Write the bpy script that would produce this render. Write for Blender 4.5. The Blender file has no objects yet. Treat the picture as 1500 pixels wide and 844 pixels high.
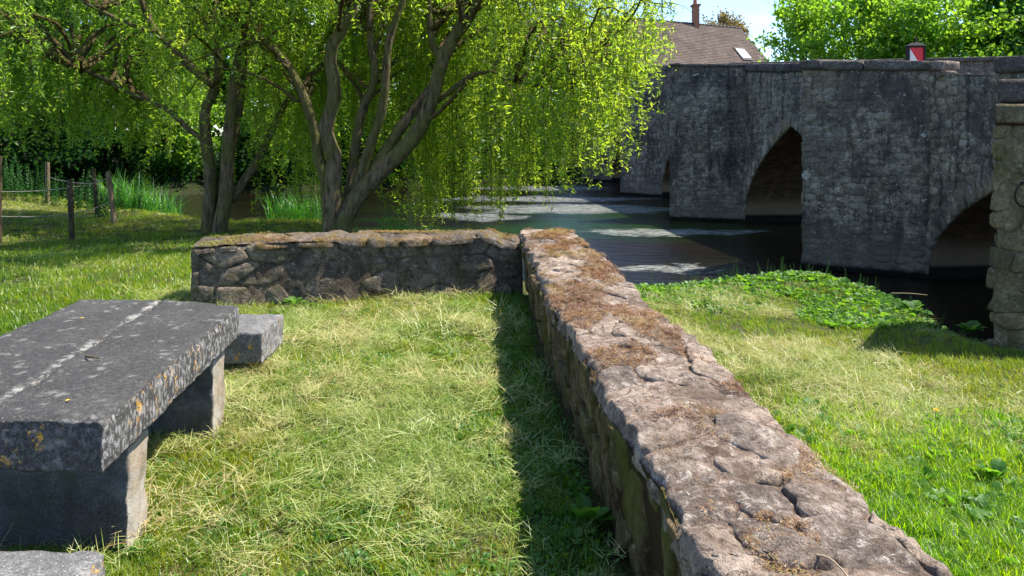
import bpy, math, random
import numpy as np
from math import radians, sin, cos, pi
random.seed(7)
RS = np.random.RandomState
C = bpy.context.scene.collection
SC = bpy.context.scene

# ------------------------------------------------------------------ camera
cam_d = bpy.data.cameras.new('camera'); cam = bpy.data.objects.new('camera', cam_d); C.objects.link(cam)
cam_d.sensor_width = 36; cam_d.lens = 26.0; cam_d.clip_start = .05; cam_d.clip_end = 2000
cam.location = (0, 0, 1.65); cam.rotation_euler = (radians(90), 0, 0); cam_d.shift_y = -.148
SC.camera = cam
# ------------------------------------------------------------------ world and sun
SUN_EL, SUN_AZ = 58.0, 12.0            # azimuth from +X towards +Y
w = bpy.data.worlds.new('World'); SC.world = w; w.use_nodes = True
nt = w.node_tree; nt.nodes.clear()
sky = nt.nodes.new('ShaderNodeTexSky'); sky.sky_type = 'NISHITA'; sky.sun_disc = False
sky.sun_elevation = radians(SUN_EL); sky.sun_rotation = radians(90 - SUN_AZ)
sky.air_density = .8; sky.dust_density = .1; sky.ozone_density = 3.0
tc = nt.nodes.new('ShaderNodeTexCoord')
mp = nt.nodes.new('ShaderNodeMapping'); mp.inputs['Scale'].default_value = (1.2, 2.2, 9.0)
nz = nt.nodes.new('ShaderNodeTexNoise'); nz.inputs['Scale'].default_value = 1.6; nz.inputs['Detail'].default_value = 7
rp = nt.nodes.new('ShaderNodeValToRGB'); rp.color_ramp.elements[0].position = .52; rp.color_ramp.elements[1].position = .80
rp.color_ramp.elements[1].color = (.85, .85, .85, 1)
mx = nt.nodes.new('ShaderNodeMix'); mx.data_type = 'RGBA'; mx.inputs[7].default_value = (5.2, 5.6, 6.1, 1)
bg = nt.nodes.new('ShaderNodeBackground'); bg.inputs['Strength'].default_value = .145
out = nt.nodes.new('ShaderNodeOutputWorld')
L = nt.links.new
L(tc.outputs['Generated'], mp.inputs[0]); L(mp.outputs[0], nz.inputs['Vector']); L(nz.outputs[0], rp.inputs[0])
L(rp.outputs[0], mx.inputs[0]); L(sky.outputs[0], mx.inputs[6]); L(mx.outputs[2], bg.inputs[0]); L(bg.outputs[0], out.inputs[0])
sd = bpy.data.lights.new('sun', 'SUN'); sd.energy = 5.0; sd.angle = radians(.5); sd.color = (1, .91, .75)
so = bpy.data.objects.new('sun', sd); C.objects.link(so)
so.rotation_euler = (0, radians(90 - SUN_EL), radians(SUN_AZ)); so.location = (20, 8, 30)
SC.view_settings.view_transform = 'Standard'; SC.view_settings.look = 'None'
SC.view_settings.exposure = 1.2; SC.view_settings.gamma = 1; SC.view_settings.use_curve_mapping = False
SC.cycles.max_bounces = 7; SC.cycles.transparent_max_bounces = 4; SC.cycles.diffuse_bounces = 4
SC.cycles.caustics_reflective = False; SC.cycles.caustics_refractive = False

# ------------------------------------------------------------------ numpy helpers
def _h(ix, iy, iz, s):
    n = (np.asarray(ix) * 374761393 + iy * 668265263 + iz * 2147483647 + s * 974634777) & 0xffffffff
    n = ((n ^ (n >> 13)) * 1274126177) & 0xffffffff
    n = ((n ^ (n >> 15)) * 2246822519) & 0xffffffff
    return ((n ^ (n >> 14)) & 0xffffff) / float(0xffffff)
def vn(P, s=0):
    P = np.asarray(P, float); i = np.floor(P).astype(np.int64); f = P - i; f = f * f * (3 - 2 * f)
    x, y, z = i[..., 0], i[..., 1], i[..., 2]; fx, fy, fz = f[..., 0], f[..., 1], f[..., 2]
    r = 0
    for a in (0, 1):
        wa = fx if a else 1 - fx
        for b in (0, 1):
            wb = fy if b else 1 - fy
            for c in (0, 1):
                r = r + _h(x + a, y + b, z + c, s) * wa * wb * (fz if c else 1 - fz)
    return r * 2 - 1
def fbm(P, o=4, s=0):
    P = np.asarray(P, float); r = 0; a = 1.
    for k in range(o):
        r = r + vn(P * 2 ** k + 17.3 * k, s + k) * a; a *= .5
    return r / 1.9
def n2(x, y, sc, s=0, o=3):
    return fbm(np.stack([np.asarray(x) * sc, np.asarray(y) * sc, np.zeros_like(np.asarray(x, float))], -1), o, s)

def link(o, parent=None):
    C.objects.link(o)
    if parent: o.parent = parent
    return o
def fast(name, V, F, mat, parent=None, attrs=None, smooth=False):
    """mesh of constant polygon size, attrs = {name:(domain, array)}"""
    me = bpy.data.meshes.new(name); V = np.asarray(V, np.float32); F = np.asarray(F, np.int32)
    me.vertices.add(len(V)); me.vertices.foreach_set('co', V.ravel())
    m, k = F.shape
    me.loops.add(m * k); me.loops.foreach_set('vertex_index', F.ravel())
    me.polygons.add(m); me.polygons.foreach_set('loop_start', np.arange(m, dtype=np.int32) * k)
    me.polygons.foreach_set('loop_total', np.full(m, k, np.int32))
    if smooth: me.polygons.foreach_set('use_smooth', np.ones(m, bool))
    me.update(calc_edges=True)
    for n, (dom, arr) in (attrs or {}).items():
        me.attributes.new(n, 'FLOAT', dom).data.foreach_set('value', np.asarray(arr, np.float32))
    if mat: me.materials.append(mat)
    return link(bpy.data.objects.new(name, me), parent)
def pyd(name, V, F, mat, parent=None, smooth=True, flat_angle=None):
    me = bpy.data.meshes.new(name); me.from_pydata([tuple(map(float, v)) for v in V], [], [tuple(map(int, f)) for f in F])
    if smooth: me.polygons.foreach_set('use_smooth', np.ones(len(me.polygons), bool))
    me.update()
    if mat: me.materials.append(mat)
    return link(bpy.data.objects.new(name, me), parent)
def tag(o, label=None, cat=None, group=None, kind=None):
    if label: o['label'] = label
    if cat: o['category'] = cat
    if group: o['group'] = group
    if kind: o['kind'] = kind
    return o
def thing(name, label, cat, loc=(0, 0, 0), rz=0, group=None):
    o = link(bpy.data.objects.new(name, None)); o.location = loc; o.rotation_euler = (0, 0, rz)
    return tag(o, label, cat, group)
def base_at(o, loc):
    """world-coordinate parts under an empty at loc"""
    from mathutils import Matrix, Vector
    o.location = loc
    for c in o.children: c.matrix_parent_inverse = Matrix.Translation(-Vector(loc))
class MB:
    def __init__(s): s.v = []; s.f = []
    def add(s, V, F):
        b = len(s.v); s.v += [tuple(map(float, v)) for v in V]; s.f += [tuple(int(i) + b for i in f) for f in F]
    def box(s, x0, y0, z0, x1, y1, z1):
        V = [(x, y, z) for z in (z0, z1) for y in (y0, y1) for x in (x0, x1)]
        s.add(V, [(0, 2, 3, 1), (4, 5, 7, 6), (0, 1, 5, 4), (2, 6, 7, 3), (0, 4, 6, 2), (1, 3, 7, 5)])
    def tube(s, pts, r, n=6, caps=True):
        V, F = tube(pts, r, n); s.add(V, F)
    def build(s, name, mat, parent=None, smooth=False): return pyd(name, s.v, s.f, mat, parent, smooth)
def tube(pts, r, n=6):
    pts = np.asarray(pts, float); r = np.broadcast_to(np.asarray(r, float), (len(pts),))
    T = np.gradient(pts, axis=0); T /= np.linalg.norm(T, axis=1)[:, None] + 1e-9
    up = np.array([.31, .17, .94]); V = []; F = []
    a = np.cross(T[0], up)
    if np.linalg.norm(a) < .2: a = np.cross(T[0], (1, 0, 0))
    a /= np.linalg.norm(a)
    for i in range(len(pts)):
        a = a - T[i] * a.dot(T[i]); a /= np.linalg.norm(a); b = np.cross(T[i], a)
        for k in range(n):
            t = 2 * pi * k / n; V.append(pts[i] + (a * cos(t) + b * sin(t)) * r[i])
    for i in range(len(pts) - 1):
        for k in range(n):
            F.append((i * n + k, i * n + (k + 1) % n, (i + 1) * n + (k + 1) % n, (i + 1) * n + k))
    F.append(tuple(range(n))[::-1]); F.append(tuple((len(pts) - 1) * n + k for k in range(n)))
    return V, F
def smooth_path(P, n):
    P = np.asarray(P, float); t = np.linspace(0, len(P) - 1, n); out = []
    for q in t:
        i = min(int(q), len(P) - 2); f = q - i
        p0 = P[max(i - 1, 0)]; p1 = P[i]; p2 = P[i + 1]; p3 = P[min(i + 2, len(P) - 1)]
        out.append(.5 * ((2 * p1) + (-p0 + p2) * f + (2 * p0 - 5 * p1 + 4 * p2 - p3) * f * f + (-p0 + 3 * p1 - 3 * p2 + p3) * f ** 3))
    return np.array(out)

# ------------------------------------------------------------------ materials
class NT:
    def __init__(s, name):
        s.m = bpy.data.materials.new(name); s.m.use_nodes = True; s.t = s.m.node_tree; s.t.nodes.clear()
        s.out = s.n('ShaderNodeOutputMaterial'); s._p = None
    def n(s, t): return s.t.nodes.new(t)
    def l(s, a, b): s.t.links.new(a, b)
    def put(s, sock, v):
        if hasattr(v, 'node'): s.l(v, sock)
        elif isinstance(v, (tuple, list)) and len(v) == 3 and sock.type == 'RGBA': sock.default_value = (*v, 1)
        else: sock.default_value = v
    @property
    def pos(s):
        if not s._p: s._p = s.n('ShaderNodeNewGeometry')
        return s._p.outputs['Position']
    def vec(s, scale=(1, 1, 1), rot=(0, 0, 0), src=None):
        m = s.n('ShaderNodeMapping'); s.l(src or s.pos, m.inputs[0]); m.inputs['Scale'].default_value = scale; m.inputs['Rotation'].default_value = rot
        return m.outputs[0]
    def noise(s, scale, detail=4, rough=.55, vec=None, dist=0):
        q = s.n('ShaderNodeTexNoise'); s.l(vec or s.pos, q.inputs['Vector']); q.inputs['Scale'].default_value = scale
        q.inputs['Detail'].default_value = detail; q.inputs['Roughness'].default_value = rough; q.inputs['Distortion'].default_value = dist
        return q.outputs[0]
    def vor(s, scale, vec=None, out='Distance', rnd=1):
        q = s.n('ShaderNodeTexVoronoi'); s.l(vec or s.pos, q.inputs['Vector']); q.inputs['Scale'].default_value = scale
        q.inputs['Randomness'].default_value = rnd
        return q.outputs[out]
    def ramp(s, f, stops, interp='LINEAR'):
        q = s.n('ShaderNodeValToRGB'); s.put(q.inputs[0], f); e = q.color_ramp.elements; q.color_ramp.interpolation = interp
        while len(e) < len(stops): e.new(.5)
        for el, (p, c) in zip(e, stops):
            el.position = p; el.color = (c, c, c, 1) if isinstance(c, (int, float)) else (*c, 1)
        return q.outputs[0]
    def mix(s, f, a, b, mode='MIX'):
        q = s.n('ShaderNodeMix'); q.data_type = 'RGBA'; q.blend_type = mode
        s.put(q.inputs[0], f); s.put(q.inputs[6], a); s.put(q.inputs[7], b); return q.outputs[2]
    def ma(s, op, a, b=0., c=0.):
        q = s.n('ShaderNodeMath'); q.operation = op; s.put(q.inputs[0], a); s.put(q.inputs[1], b); s.put(q.inputs[2], c); return q.outputs[0]
    def xyz(s, v=None):
        q = s.n('ShaderNodeSeparateXYZ'); s.l(v or s.pos, q.inputs[0]); return q.outputs
    def warp(s, scale, amt):
        q = s.n('ShaderNodeTexNoise'); s.l(s.pos, q.inputs['Vector']); q.inputs['Scale'].default_value = scale; q.inputs['Detail'].default_value = 4
        a = s.n('ShaderNodeVectorMath'); a.operation = 'SUBTRACT'; s.l(q.outputs[1], a.inputs[0]); a.inputs[1].default_value = (.5, .5, .5)
        b = s.n('ShaderNodeVectorMath'); b.operation = 'SCALE'; s.l(a.outputs[0], b.inputs[0]); b.inputs['Scale'].default_value = amt
        c = s.n('ShaderNodeVectorMath'); s.l(b.outputs[0], c.inputs[0]); s.l(s.pos, c.inputs[1]); return c.outputs[0]
    def attr(s, name, typ='GEOMETRY'):
        q = s.n('ShaderNodeAttribute'); q.attribute_name = name; q.attribute_type = typ; return q.outputs['Fac']
    def rnd(s): q = s.n('ShaderNodeObjectInfo'); return q.outputs['Random']
    def bump(s, h, strength=.5, dist=.01, nrm=None):
        q = s.n('ShaderNodeBump'); s.put(q.inputs['Height'], h); q.inputs['Strength'].default_value = strength; q.inputs['Distance'].default_value = dist
        if nrm: s.l(nrm, q.inputs['Normal'])
        return q.outputs[0]
    def bsdf(s, col, rough=.9, spec=.3, nrm=None, **kw):
        q = s.n('ShaderNodeBsdfPrincipled'); s.put(q.inputs['Base Color'], col); s.put(q.inputs['Roughness'], rough); s.put(q.inputs['Specular IOR Level'], spec)
        if nrm: s.l(nrm, q.inputs['Normal'])
        for k, v in kw.items(): s.put(q.inputs[k.replace('_', ' ')], v)
        s.l(q.outputs[0], s.out.inputs[0]); return s.m
    def leaf(s, col, tcol, tr=.5, rough=.5, gloss=.06):
        d = s.n('ShaderNodeBsdfDiffuse'); t = s.n('ShaderNodeBsdfTranslucent'); g = s.n('ShaderNodeBsdfGlossy')
        s.put(d.inputs[0], col); s.put(t.inputs[0], tcol); g.inputs['Roughness'].default_value = rough; s.put(g.inputs[0], (.9, .95, 1))
        m1 = s.n('ShaderNodeMixShader'); m1.inputs[0].default_value = tr; s.l(d.outputs[0], m1.inputs[1]); s.l(t.outputs[0], m1.inputs[2])
        m2 = s.n('ShaderNodeMixShader'); m2.inputs[0].default_value = gloss; s.l(m1.outputs[0], m2.inputs[1]); s.l(g.outputs[0], m2.inputs[2])
        s.l(m2.outputs[0], s.out.inputs[0]); return s.m

def mat_leaf(name, c0, c1, t0, t1, tr=.5, attr='b', gloss=.05):
    N = NT(name); f = N.attr(attr); big = N.noise(.7, 3); f2 = N.ma('ADD', N.ma('MULTIPLY', f, .6), N.ma('MULTIPLY', big, .4))
    return N.leaf(N.mix(f2, c0, c1), N.mix(f2, t0, t1), tr, .45, gloss)
M = {}
M['willow'] = mat_leaf('willow_leaf', (.07, .18, .012), (.20, .28, .022), (.34, .62, .02), (.68, .80, .06), .66, gloss=.03)
M['willow2'] = mat_leaf('willow_leaf_cool', (.06, .17, .018), (.16, .27, .025), (.24, .54, .02), (.58, .76, .06), .64, gloss=.03)
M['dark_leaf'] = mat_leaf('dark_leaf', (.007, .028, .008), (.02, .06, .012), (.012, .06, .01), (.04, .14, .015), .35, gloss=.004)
M['mid_leaf'] = mat_leaf('mid_leaf', (.02, .07, .01), (.05, .14, .015), (.05, .22, .01), (.18, .42, .025), .45, gloss=.01)
M['bright_leaf'] = mat_leaf('bright_leaf', (.05, .15, .015), (.13, .24, .02), (.20, .50, .02), (.50, .74, .05), .55, gloss=.02)
M['conifer_leaf'] = mat_leaf('conifer_leaf', (.008, .04, .022), (.018, .08, .035), (.01, .07, .03), (.02, .12, .045), .25, gloss=.005)
M['autumn_leaf'] = mat_leaf('autumn_leaf', (.12, .11, .05), (.25, .16, .03), (.2, .2, .05), (.4, .25, .04), .4)
M['weed_leaf'] = mat_leaf('weed_leaf', (.03, .11, .015), (.10, .21, .025), (.10, .36, .015), (.34, .6, .04), .45, gloss=.02)
M['nettle_leaf'] = mat_leaf('nettle_leaf', (.010, .045, .010), (.03, .09, .015), (.02, .12, .015), (.06, .20, .02), .4, gloss=.01)
M['reed_leaf'] = mat_leaf('reed_leaf', (.03, .15, .015), (.08, .25, .03), (.08, .42, .01), (.25, .6, .04), .5)

def mat_grass(name, cols, tcols, tr=.45, gloss=.03):
    N = NT(name); t = N.attr('tint', 'INSTANCER'); b = N.attr('b')
    f = N.ma('ADD', N.ma('MULTIPLY', t, .65), N.ma('MULTIPLY', b, .35))
    return N.leaf(N.ramp(f, cols), N.ramp(f, tcols), tr, .4, gloss)
M['grass'] = mat_grass('grass_blade', [(0, (.02, .075, .004)), (.35, (.07, .16, .005)), (.7, (.18, .23, .01)), (1, (.27, .21, .035))],
                       [(0, (.03, .15, .005)), (.4, (.20, .44, .005)), (.7, (.55, .62, .01)), (1, (.7, .56, .08))])
M['lush'] = mat_grass('lush_blade', [(0, (.03, .10, .004)), (.5, (.10, .20, .004)), (1, (.25, .30, .02))],
                      [(0, (.14, .44, .002)), (.5, (.36, .68, .002)), (1, (.66, .78, .01))], .52, gloss=.03)
M['hay'] = mat_grass('cut_hay', [(0, (.07, .15, .015)), (.3, (.20, .29, .05)), (.62, (.46, .48, .20)), (.85, (.50, .43, .22)), (1, (.30, .19, .08))],
                     [(0, (.14, .26, .02)), (.4, (.34, .42, .05)), (.75, (.5, .48, .12)), (1, (.46, .30, .12))], .3)
M['debris'] = mat_grass('dry_moss', [(0, (.07, .035, .018)), (.35, (.22, .10, .04)), (.6, (.33, .22, .09)), (.8, (.24, .25, .05)), (1, (.20, .30, .03))],
                        [(0, (.1, .03, .01)), (.5, (.25, .11, .04)), (1, (.4, .4, .06))], .2)

def mat_ground():
    N = NT('lawn_soil'); a = N.noise(1.3, 5, .6); b = N.noise(14, 5, .65); c = N.noise(60, 3)
    col = N.ramp(a, [(.3, (.014, .032, .004)), (.5, (.03, .045, .008)), (.68, (.075, .055, .02))])
    col = N.mix(N.ramp(b, [(.42, 0.), (.62, .8)]), col, (.05, .04, .02))
    col = N.mix(N.ramp(c, [(.5, 0.), (.75, .5)]), col, (.22, .22, .09))
    z = N.xyz()[2]
    wet = N.ramp(N.ma('ADD', z, N.ma('MULTIPLY', b, .3)), [(0, 1.), (.001, 0.)])
    q = N.n('ShaderNodeMapRange'); N.l(N.ma('ADD', z, N.ma('MULTIPLY', b, .4)), q.inputs[0]); q.inputs[1].default_value = -.95; q.inputs[2].default_value = -.5
    mud = N.mix(N.ramp(c, [(.4, 0.), (.6, 1.)]), (.035, .028, .02), (.12, .10, .085))
    col = N.mix(q.outputs[0], mud, col)
    ff = N.n('ShaderNodeMapRange'); N.l(N.xyz()[1], ff.inputs[0]); ff.inputs[1].default_value = 26; ff.inputs[2].default_value = 32
    col = N.mix(ff.outputs[0], col, N.mix(b, (.012, .012, .006), (.025, .035, .010)))
    h = N.ma('ADD', b, c)
    return N.bsdf(col, .95, .2, N.bump(h, .8, .02))
M['ground'] = mat_ground()

def mat_water():
    N = NT('river_water'); g = N.xyz(); x, y = g[0], g[1]
    # flow-stretched ripples
    r1 = N.noise(3.0, 5, .6, N.vec((.55, 1.5, 1), (0, 0, .15))); r2 = N.noise(13, 4, .6, N.vec((.6, 1.4, 1), (0, 0, .1))); r3 = N.noise(1.0, 3, .5, N.vec((.25, .9, 1), (0, 0, .1)))
    weedn = N.noise(.55, 5, .6, N.vec((.3, 1.1, 1), (0, 0, .12)), .4)
    x = N.ma('ADD', x, N.ma('MULTIPLY', N.ma('SUBTRACT', N.noise(.45, 4, .6, N.vec((1, 1.4, 1), (0, 0, .4))), .5), 5.0)); y = N.ma('ADD', y, N.ma('MULTIPLY', N.ma('SUBTRACT', N.noise(.7, 4, .65), .5), 2.6))
    def ell(cx, cy, rx, ry, k=1.0):
        dx = N.ma('DIVIDE', N.ma('SUBTRACT', x, cx), rx); dy = N.ma('DIVIDE', N.ma('SUBTRACT', y, cy), ry)
        d = N.ma('ADD', N.ma('MULTIPLY', dx, dx), N.ma('MULTIPLY', dy, dy))
        return N.ma('MAXIMUM', N.ma('MULTIPLY', N.ma('SUBTRACT', 1.0, d), k), 0.0)
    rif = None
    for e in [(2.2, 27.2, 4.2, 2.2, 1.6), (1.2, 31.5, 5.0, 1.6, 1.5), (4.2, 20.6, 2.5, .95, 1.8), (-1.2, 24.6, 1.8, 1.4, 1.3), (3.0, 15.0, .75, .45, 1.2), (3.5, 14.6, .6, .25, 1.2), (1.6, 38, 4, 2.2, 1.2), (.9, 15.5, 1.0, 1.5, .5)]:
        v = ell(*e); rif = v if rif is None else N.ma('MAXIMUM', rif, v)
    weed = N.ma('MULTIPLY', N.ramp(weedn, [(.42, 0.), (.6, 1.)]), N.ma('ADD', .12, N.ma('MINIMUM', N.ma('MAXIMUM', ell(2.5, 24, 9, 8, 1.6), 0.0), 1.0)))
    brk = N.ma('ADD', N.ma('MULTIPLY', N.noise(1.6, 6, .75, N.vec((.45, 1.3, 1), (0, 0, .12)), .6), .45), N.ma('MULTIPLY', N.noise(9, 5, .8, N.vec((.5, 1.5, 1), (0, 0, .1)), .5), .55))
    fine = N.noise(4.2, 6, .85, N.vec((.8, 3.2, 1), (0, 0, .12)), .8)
    sky_glint = N.ma('MULTIPLY', N.ramp(N.ma('ADD', N.ma('ADD', N.ma('MULTIPLY', fine, .7), N.ma('MULTIPLY', brk, .3)), N.ma('MULTIPLY', rif, .035)), [(.47, 0.), (.64, 1.)]), N.ma('MINIMUM', N.ma('MULTIPLY', rif, 1.8), 1.0))  # bright sky glinting off the riffles, painted in as pale colour
    base = N.mix(N.ramp(r3, [(.35, 0.), (.7, 1.)]), (.006, .0045, .003), (.012, .008, .005))
    base = N.mix(weed, base, (.010, .030, .001))
    col = N.mix(N.ma('MULTIPLY', sky_glint, .85), base, (.36, .38, .38))
    h = N.ma('ADD', N.ma('MULTIPLY', r1, .5), N.ma('MULTIPLY', N.ma('MULTIPLY', r2, .5), N.ma('ADD', .3, rif)))
    rough = N.ma('ADD', .06, N.ma('MULTIPLY', sky_glint, .4))
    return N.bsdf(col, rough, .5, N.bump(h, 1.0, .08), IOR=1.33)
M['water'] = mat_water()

def mat_wallstone(name, dark, mid, lite, warm, moss=.0, side=False, lichen=.5, mosscol=(.10, .11, .014)):
    """rubble stone: blotched colour, lichen rings, pits"""
    N = NT(name); rn = N.attr('b')
    a = N.noise(2.4, 6, .62); b = N.noise(13, 6, .68); c = N.noise(55, 5, .7); d = N.noise(160, 2)
    col = N.ramp(N.ma('ADD', N.ma('MULTIPLY', b, .65), N.ma('MULTIPLY', c, .35)), [(.32, dark), (.47, mid), (.62, lite), (.75, warm)])
    col = N.mix(N.ma('MULTIPLY', rn, .55), col, warm)
    col = N.mix(N.ramp(a, [(.40, .65), (.56, 0.)]), col, dark)
    li = N.ramp(N.vor(26, N.vec((1, 1, 1), src=None)), [(.16, 1.), (.24, 0.)])
    col = N.mix(N.ma('MULTIPLY', N.ma('MULTIPLY', li, N.ramp(N.noise(7, 3), [(.5, 0.), (.6, 1.)])), lichen), col, (.46, .45, .40))
    col = N.mix(N.ma('ADD', .10, N.ma('MULTIPLY', rn, .5)), N.mix(1., col, (.74, .73, .73), 'MULTIPLY'), N.mix(1., col, (1.35, 1.28, 1.18), 'MULTIPLY'))
    pit = N.ramp(c, [(.30, 1.), (.42, 0.)])
    col = N.mix(N.ma('MULTIPLY', pit, .75), col, (.025, .02, .015))
    e_ = N.noise(24, 6, .75, None, .6); col = N.mix(N.ramp(e_, [(.38, .9), (.48, 0.)]), col, dark); col = N.mix(N.ma('MULTIPLY', N.ramp(e_, [(.54, 0.), (.62, .75)]), N.ramp(N.noise(4.5, 3), [(.42, 0.), (.55, 1.)])), col, tuple(min(v * 1.25, .6) for v in lite))
    if side:
        st = N.noise(7, 5, .65, N.vec((1.6, 1.6, .35)))
        col = N.mix(N.ramp(st, [(.38, 0.), (.62, .9)]), col, (.04, .026, .012))
        col = N.mix(N.ramp(N.noise(3.2, 5, .7, N.vec((1, 1, .6))), [(.47, 0.), (.66, .85)]), col, mosscol)
    elif moss:
        col = N.mix(N.ma('MULTIPLY', N.ramp(N.noise(5, 5, .7), [(.50, 0.), (.60, 1.)]), moss), col, mosscol)
    h = N.ma('ADD', N.ma('ADD', N.ma('MULTIPLY', b, .9), N.ma('MULTIPLY', e_, .8)), N.ma('ADD', N.ma('MULTIPLY', c, .45), N.ma('MULTIPLY', d, .12)))
    return N.bsdf(col, .92, .2, N.bump(h, 1.0, .042))
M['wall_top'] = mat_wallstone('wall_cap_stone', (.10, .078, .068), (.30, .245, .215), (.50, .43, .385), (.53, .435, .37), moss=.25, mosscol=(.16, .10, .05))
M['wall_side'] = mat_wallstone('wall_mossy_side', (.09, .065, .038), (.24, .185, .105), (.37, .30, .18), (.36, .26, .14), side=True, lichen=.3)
M['far_mortar'] = mat_wallstone('far_wall_mortar', (.045, .036, .028), (.13, .108, .085), (.22, .185, .15), (.25, .19, .14), moss=.4, lichen=.4, mosscol=(.05, .045, .015))
M['far_wall'] = mat_wallstone('far_wall_stone', (.065, .055, .045), (.165, .143, .12), (.27, .24, .205), (.28, .22, .165), moss=.3, lichen=.6)
M['far_top'] = mat_wallstone('far_wall_top', (.06, .05, .045), (.15, .13, .115), (.26, .235, .21), (.26, .19, .13), moss=.7, mosscol=(.17, .11, .025))
M['wing'] = mat_wallstone('wing_stone', (.09, .08, .05), (.21, .18, .115), (.33, .29, .19), (.36, .30, .18), moss=.55, lichen=.35, mosscol=(.10, .10, .03))
M['wing_cap'] = mat_wallstone('coping_stone', (.07, .063, .06), (.15, .135, .125), (.26, .24, .22), (.24, .21, .19), lichen=.5)

def mat_bridge(name, k=1.0, warm=(.17, .155, .125), wa=.45):
    N = NT(name); rn = N.attr('b'); z = N.xyz()[2]
    a = N.noise(1.1, 6, .65); b = N.noise(6.5, 6, .7); c = N.noise(28, 5, .7)
    col = N.ramp(N.ma('ADD', N.ma('MULTIPLY', b, .55), N.ma('MULTIPLY', c, .45)), [(.38, (.022 * k, .019 * k, .016 * k)), (.5, (.080 * k, .070 * k, .056 * k)), (.60, (.20 * k, .178 * k, .142 * k)), (.70, (.36 * k, .33 * k, .275 * k))])
    col = N.mix(N.ramp(rn, [(.3, 0.), (1., .75)]), col, (.17 * k, .16 * k, .135 * k))
    col = N.mix(N.ramp(a, [(.40, .8), (.55, 0.)]), col, (.024 * k, .022 * k, .022 * k)); col = N.mix(N.ramp(N.noise(.8, 4, .6, N.vec((1.3, 1.3, .6))), [(.48, 0.), (.64, wa)]), col, warm)
    col = N.mix(N.ramp(N.noise(1.7, 4, .6, N.vec((1, 1, .5))), [(.55, 0.), (.68, .35)]), col, (.19, .155, .10))
    col = N.mix(N.ramp(N.noise(2.2, 5, .7, N.vec((1.6, 1.6, .3))), [(.50, 0.), (.62, .7)]), col, (.03, .029, .028))
    sp = N.ma('MULTIPLY', N.ramp(N.noise(4.5, 4, .6, N.vec((1, 1, 1.4))), [(.65, 0.), (.68, .9)]), N.ramp(N.noise(.9, 3), [(.46, 0.), (.56, 1.)]))
    col = N.mix(sp, col, (.5, .5, .47))
    sp2 = N.ma('MULTIPLY', N.ramp(N.noise(15, 4, .6), [(.60, 0.), (.66, .8)]), N.ramp(N.noise(1.3, 4, .7), [(.42, 0.), (.58, 1.)])); col = N.mix(sp2, col, (.42, .42, .42))
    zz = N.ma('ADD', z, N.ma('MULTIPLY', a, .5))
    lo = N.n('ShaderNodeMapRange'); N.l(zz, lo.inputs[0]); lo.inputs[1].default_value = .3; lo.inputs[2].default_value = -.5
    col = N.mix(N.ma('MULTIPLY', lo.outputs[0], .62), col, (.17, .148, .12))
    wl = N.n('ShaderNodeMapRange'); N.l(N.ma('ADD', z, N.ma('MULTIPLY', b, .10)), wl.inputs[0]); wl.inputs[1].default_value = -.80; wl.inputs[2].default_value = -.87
    col = N.mix(wl.outputs[0], col, (.008, .008, .006))  # shadow of the undercut at the waterline, painted near black
    h = N.ma('ADD', b, N.ma('MULTIPLY', c, .5))
    return N.bsdf(col, .9, .25, N.bump(h, 1.0, .035))
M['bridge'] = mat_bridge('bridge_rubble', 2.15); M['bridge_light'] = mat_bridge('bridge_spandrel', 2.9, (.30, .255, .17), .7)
def mat_mortar(name, c0, c1):
    N = NT(name); b = N.noise(9, 6, .7); c = N.noise(50, 4, .7)
    return N.bsdf(N.mix(b, c0, c1), .97, .1, N.bump(N.ma('ADD', b, c), 1, .03))
M['mortar_top'] = mat_wallstone('wall_top_mortar', (.10, .07, .055), (.28, .21, .175), (.48, .39, .34), (.53, .43, .365), moss=.35, lichen=.25, mosscol=(.12, .07, .03))
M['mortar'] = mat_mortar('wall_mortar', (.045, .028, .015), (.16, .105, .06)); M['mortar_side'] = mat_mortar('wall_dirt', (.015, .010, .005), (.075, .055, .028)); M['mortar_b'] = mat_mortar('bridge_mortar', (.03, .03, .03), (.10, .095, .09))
def mat_vault():
    N = NT('vault_masonry'); z = N.xyz()[2]; b = N.noise(3, 6, .7, N.vec((1, 1, 2))); br = N.n('ShaderNodeTexBrick')
    c = N.noise(20, 4, .7); col = N.ramp(b, [(.3, (.035, .022, .014)), (.5, (.10, .064, .04)), (.7, (.20, .14, .09))])
    q = N.n('ShaderNodeMapRange'); N.l(N.ma('ADD', z, N.ma('MULTIPLY', b, .3)), q.inputs[0]); q.inputs[1].default_value = -.05; q.inputs[2].default_value = -.35
    col = N.mix(N.ma('MULTIPLY', q.outputs[0], .6), col, (.30, .24, .16))
    wl = N.n('ShaderNodeMapRange'); N.l(z, wl.inputs[0]); wl.inputs[1].default_value = -.72; wl.inputs[2].default_value = -.8
    col = N.mix(wl.outputs[0], col, (.01, .01, .008))  # same waterline shadow painted on the inner pier walls
    return N.bsdf(col, .9, .2, N.bump(N.ma('ADD', b, c), .9, .05))
M['vault'] = mat_vault()
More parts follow.
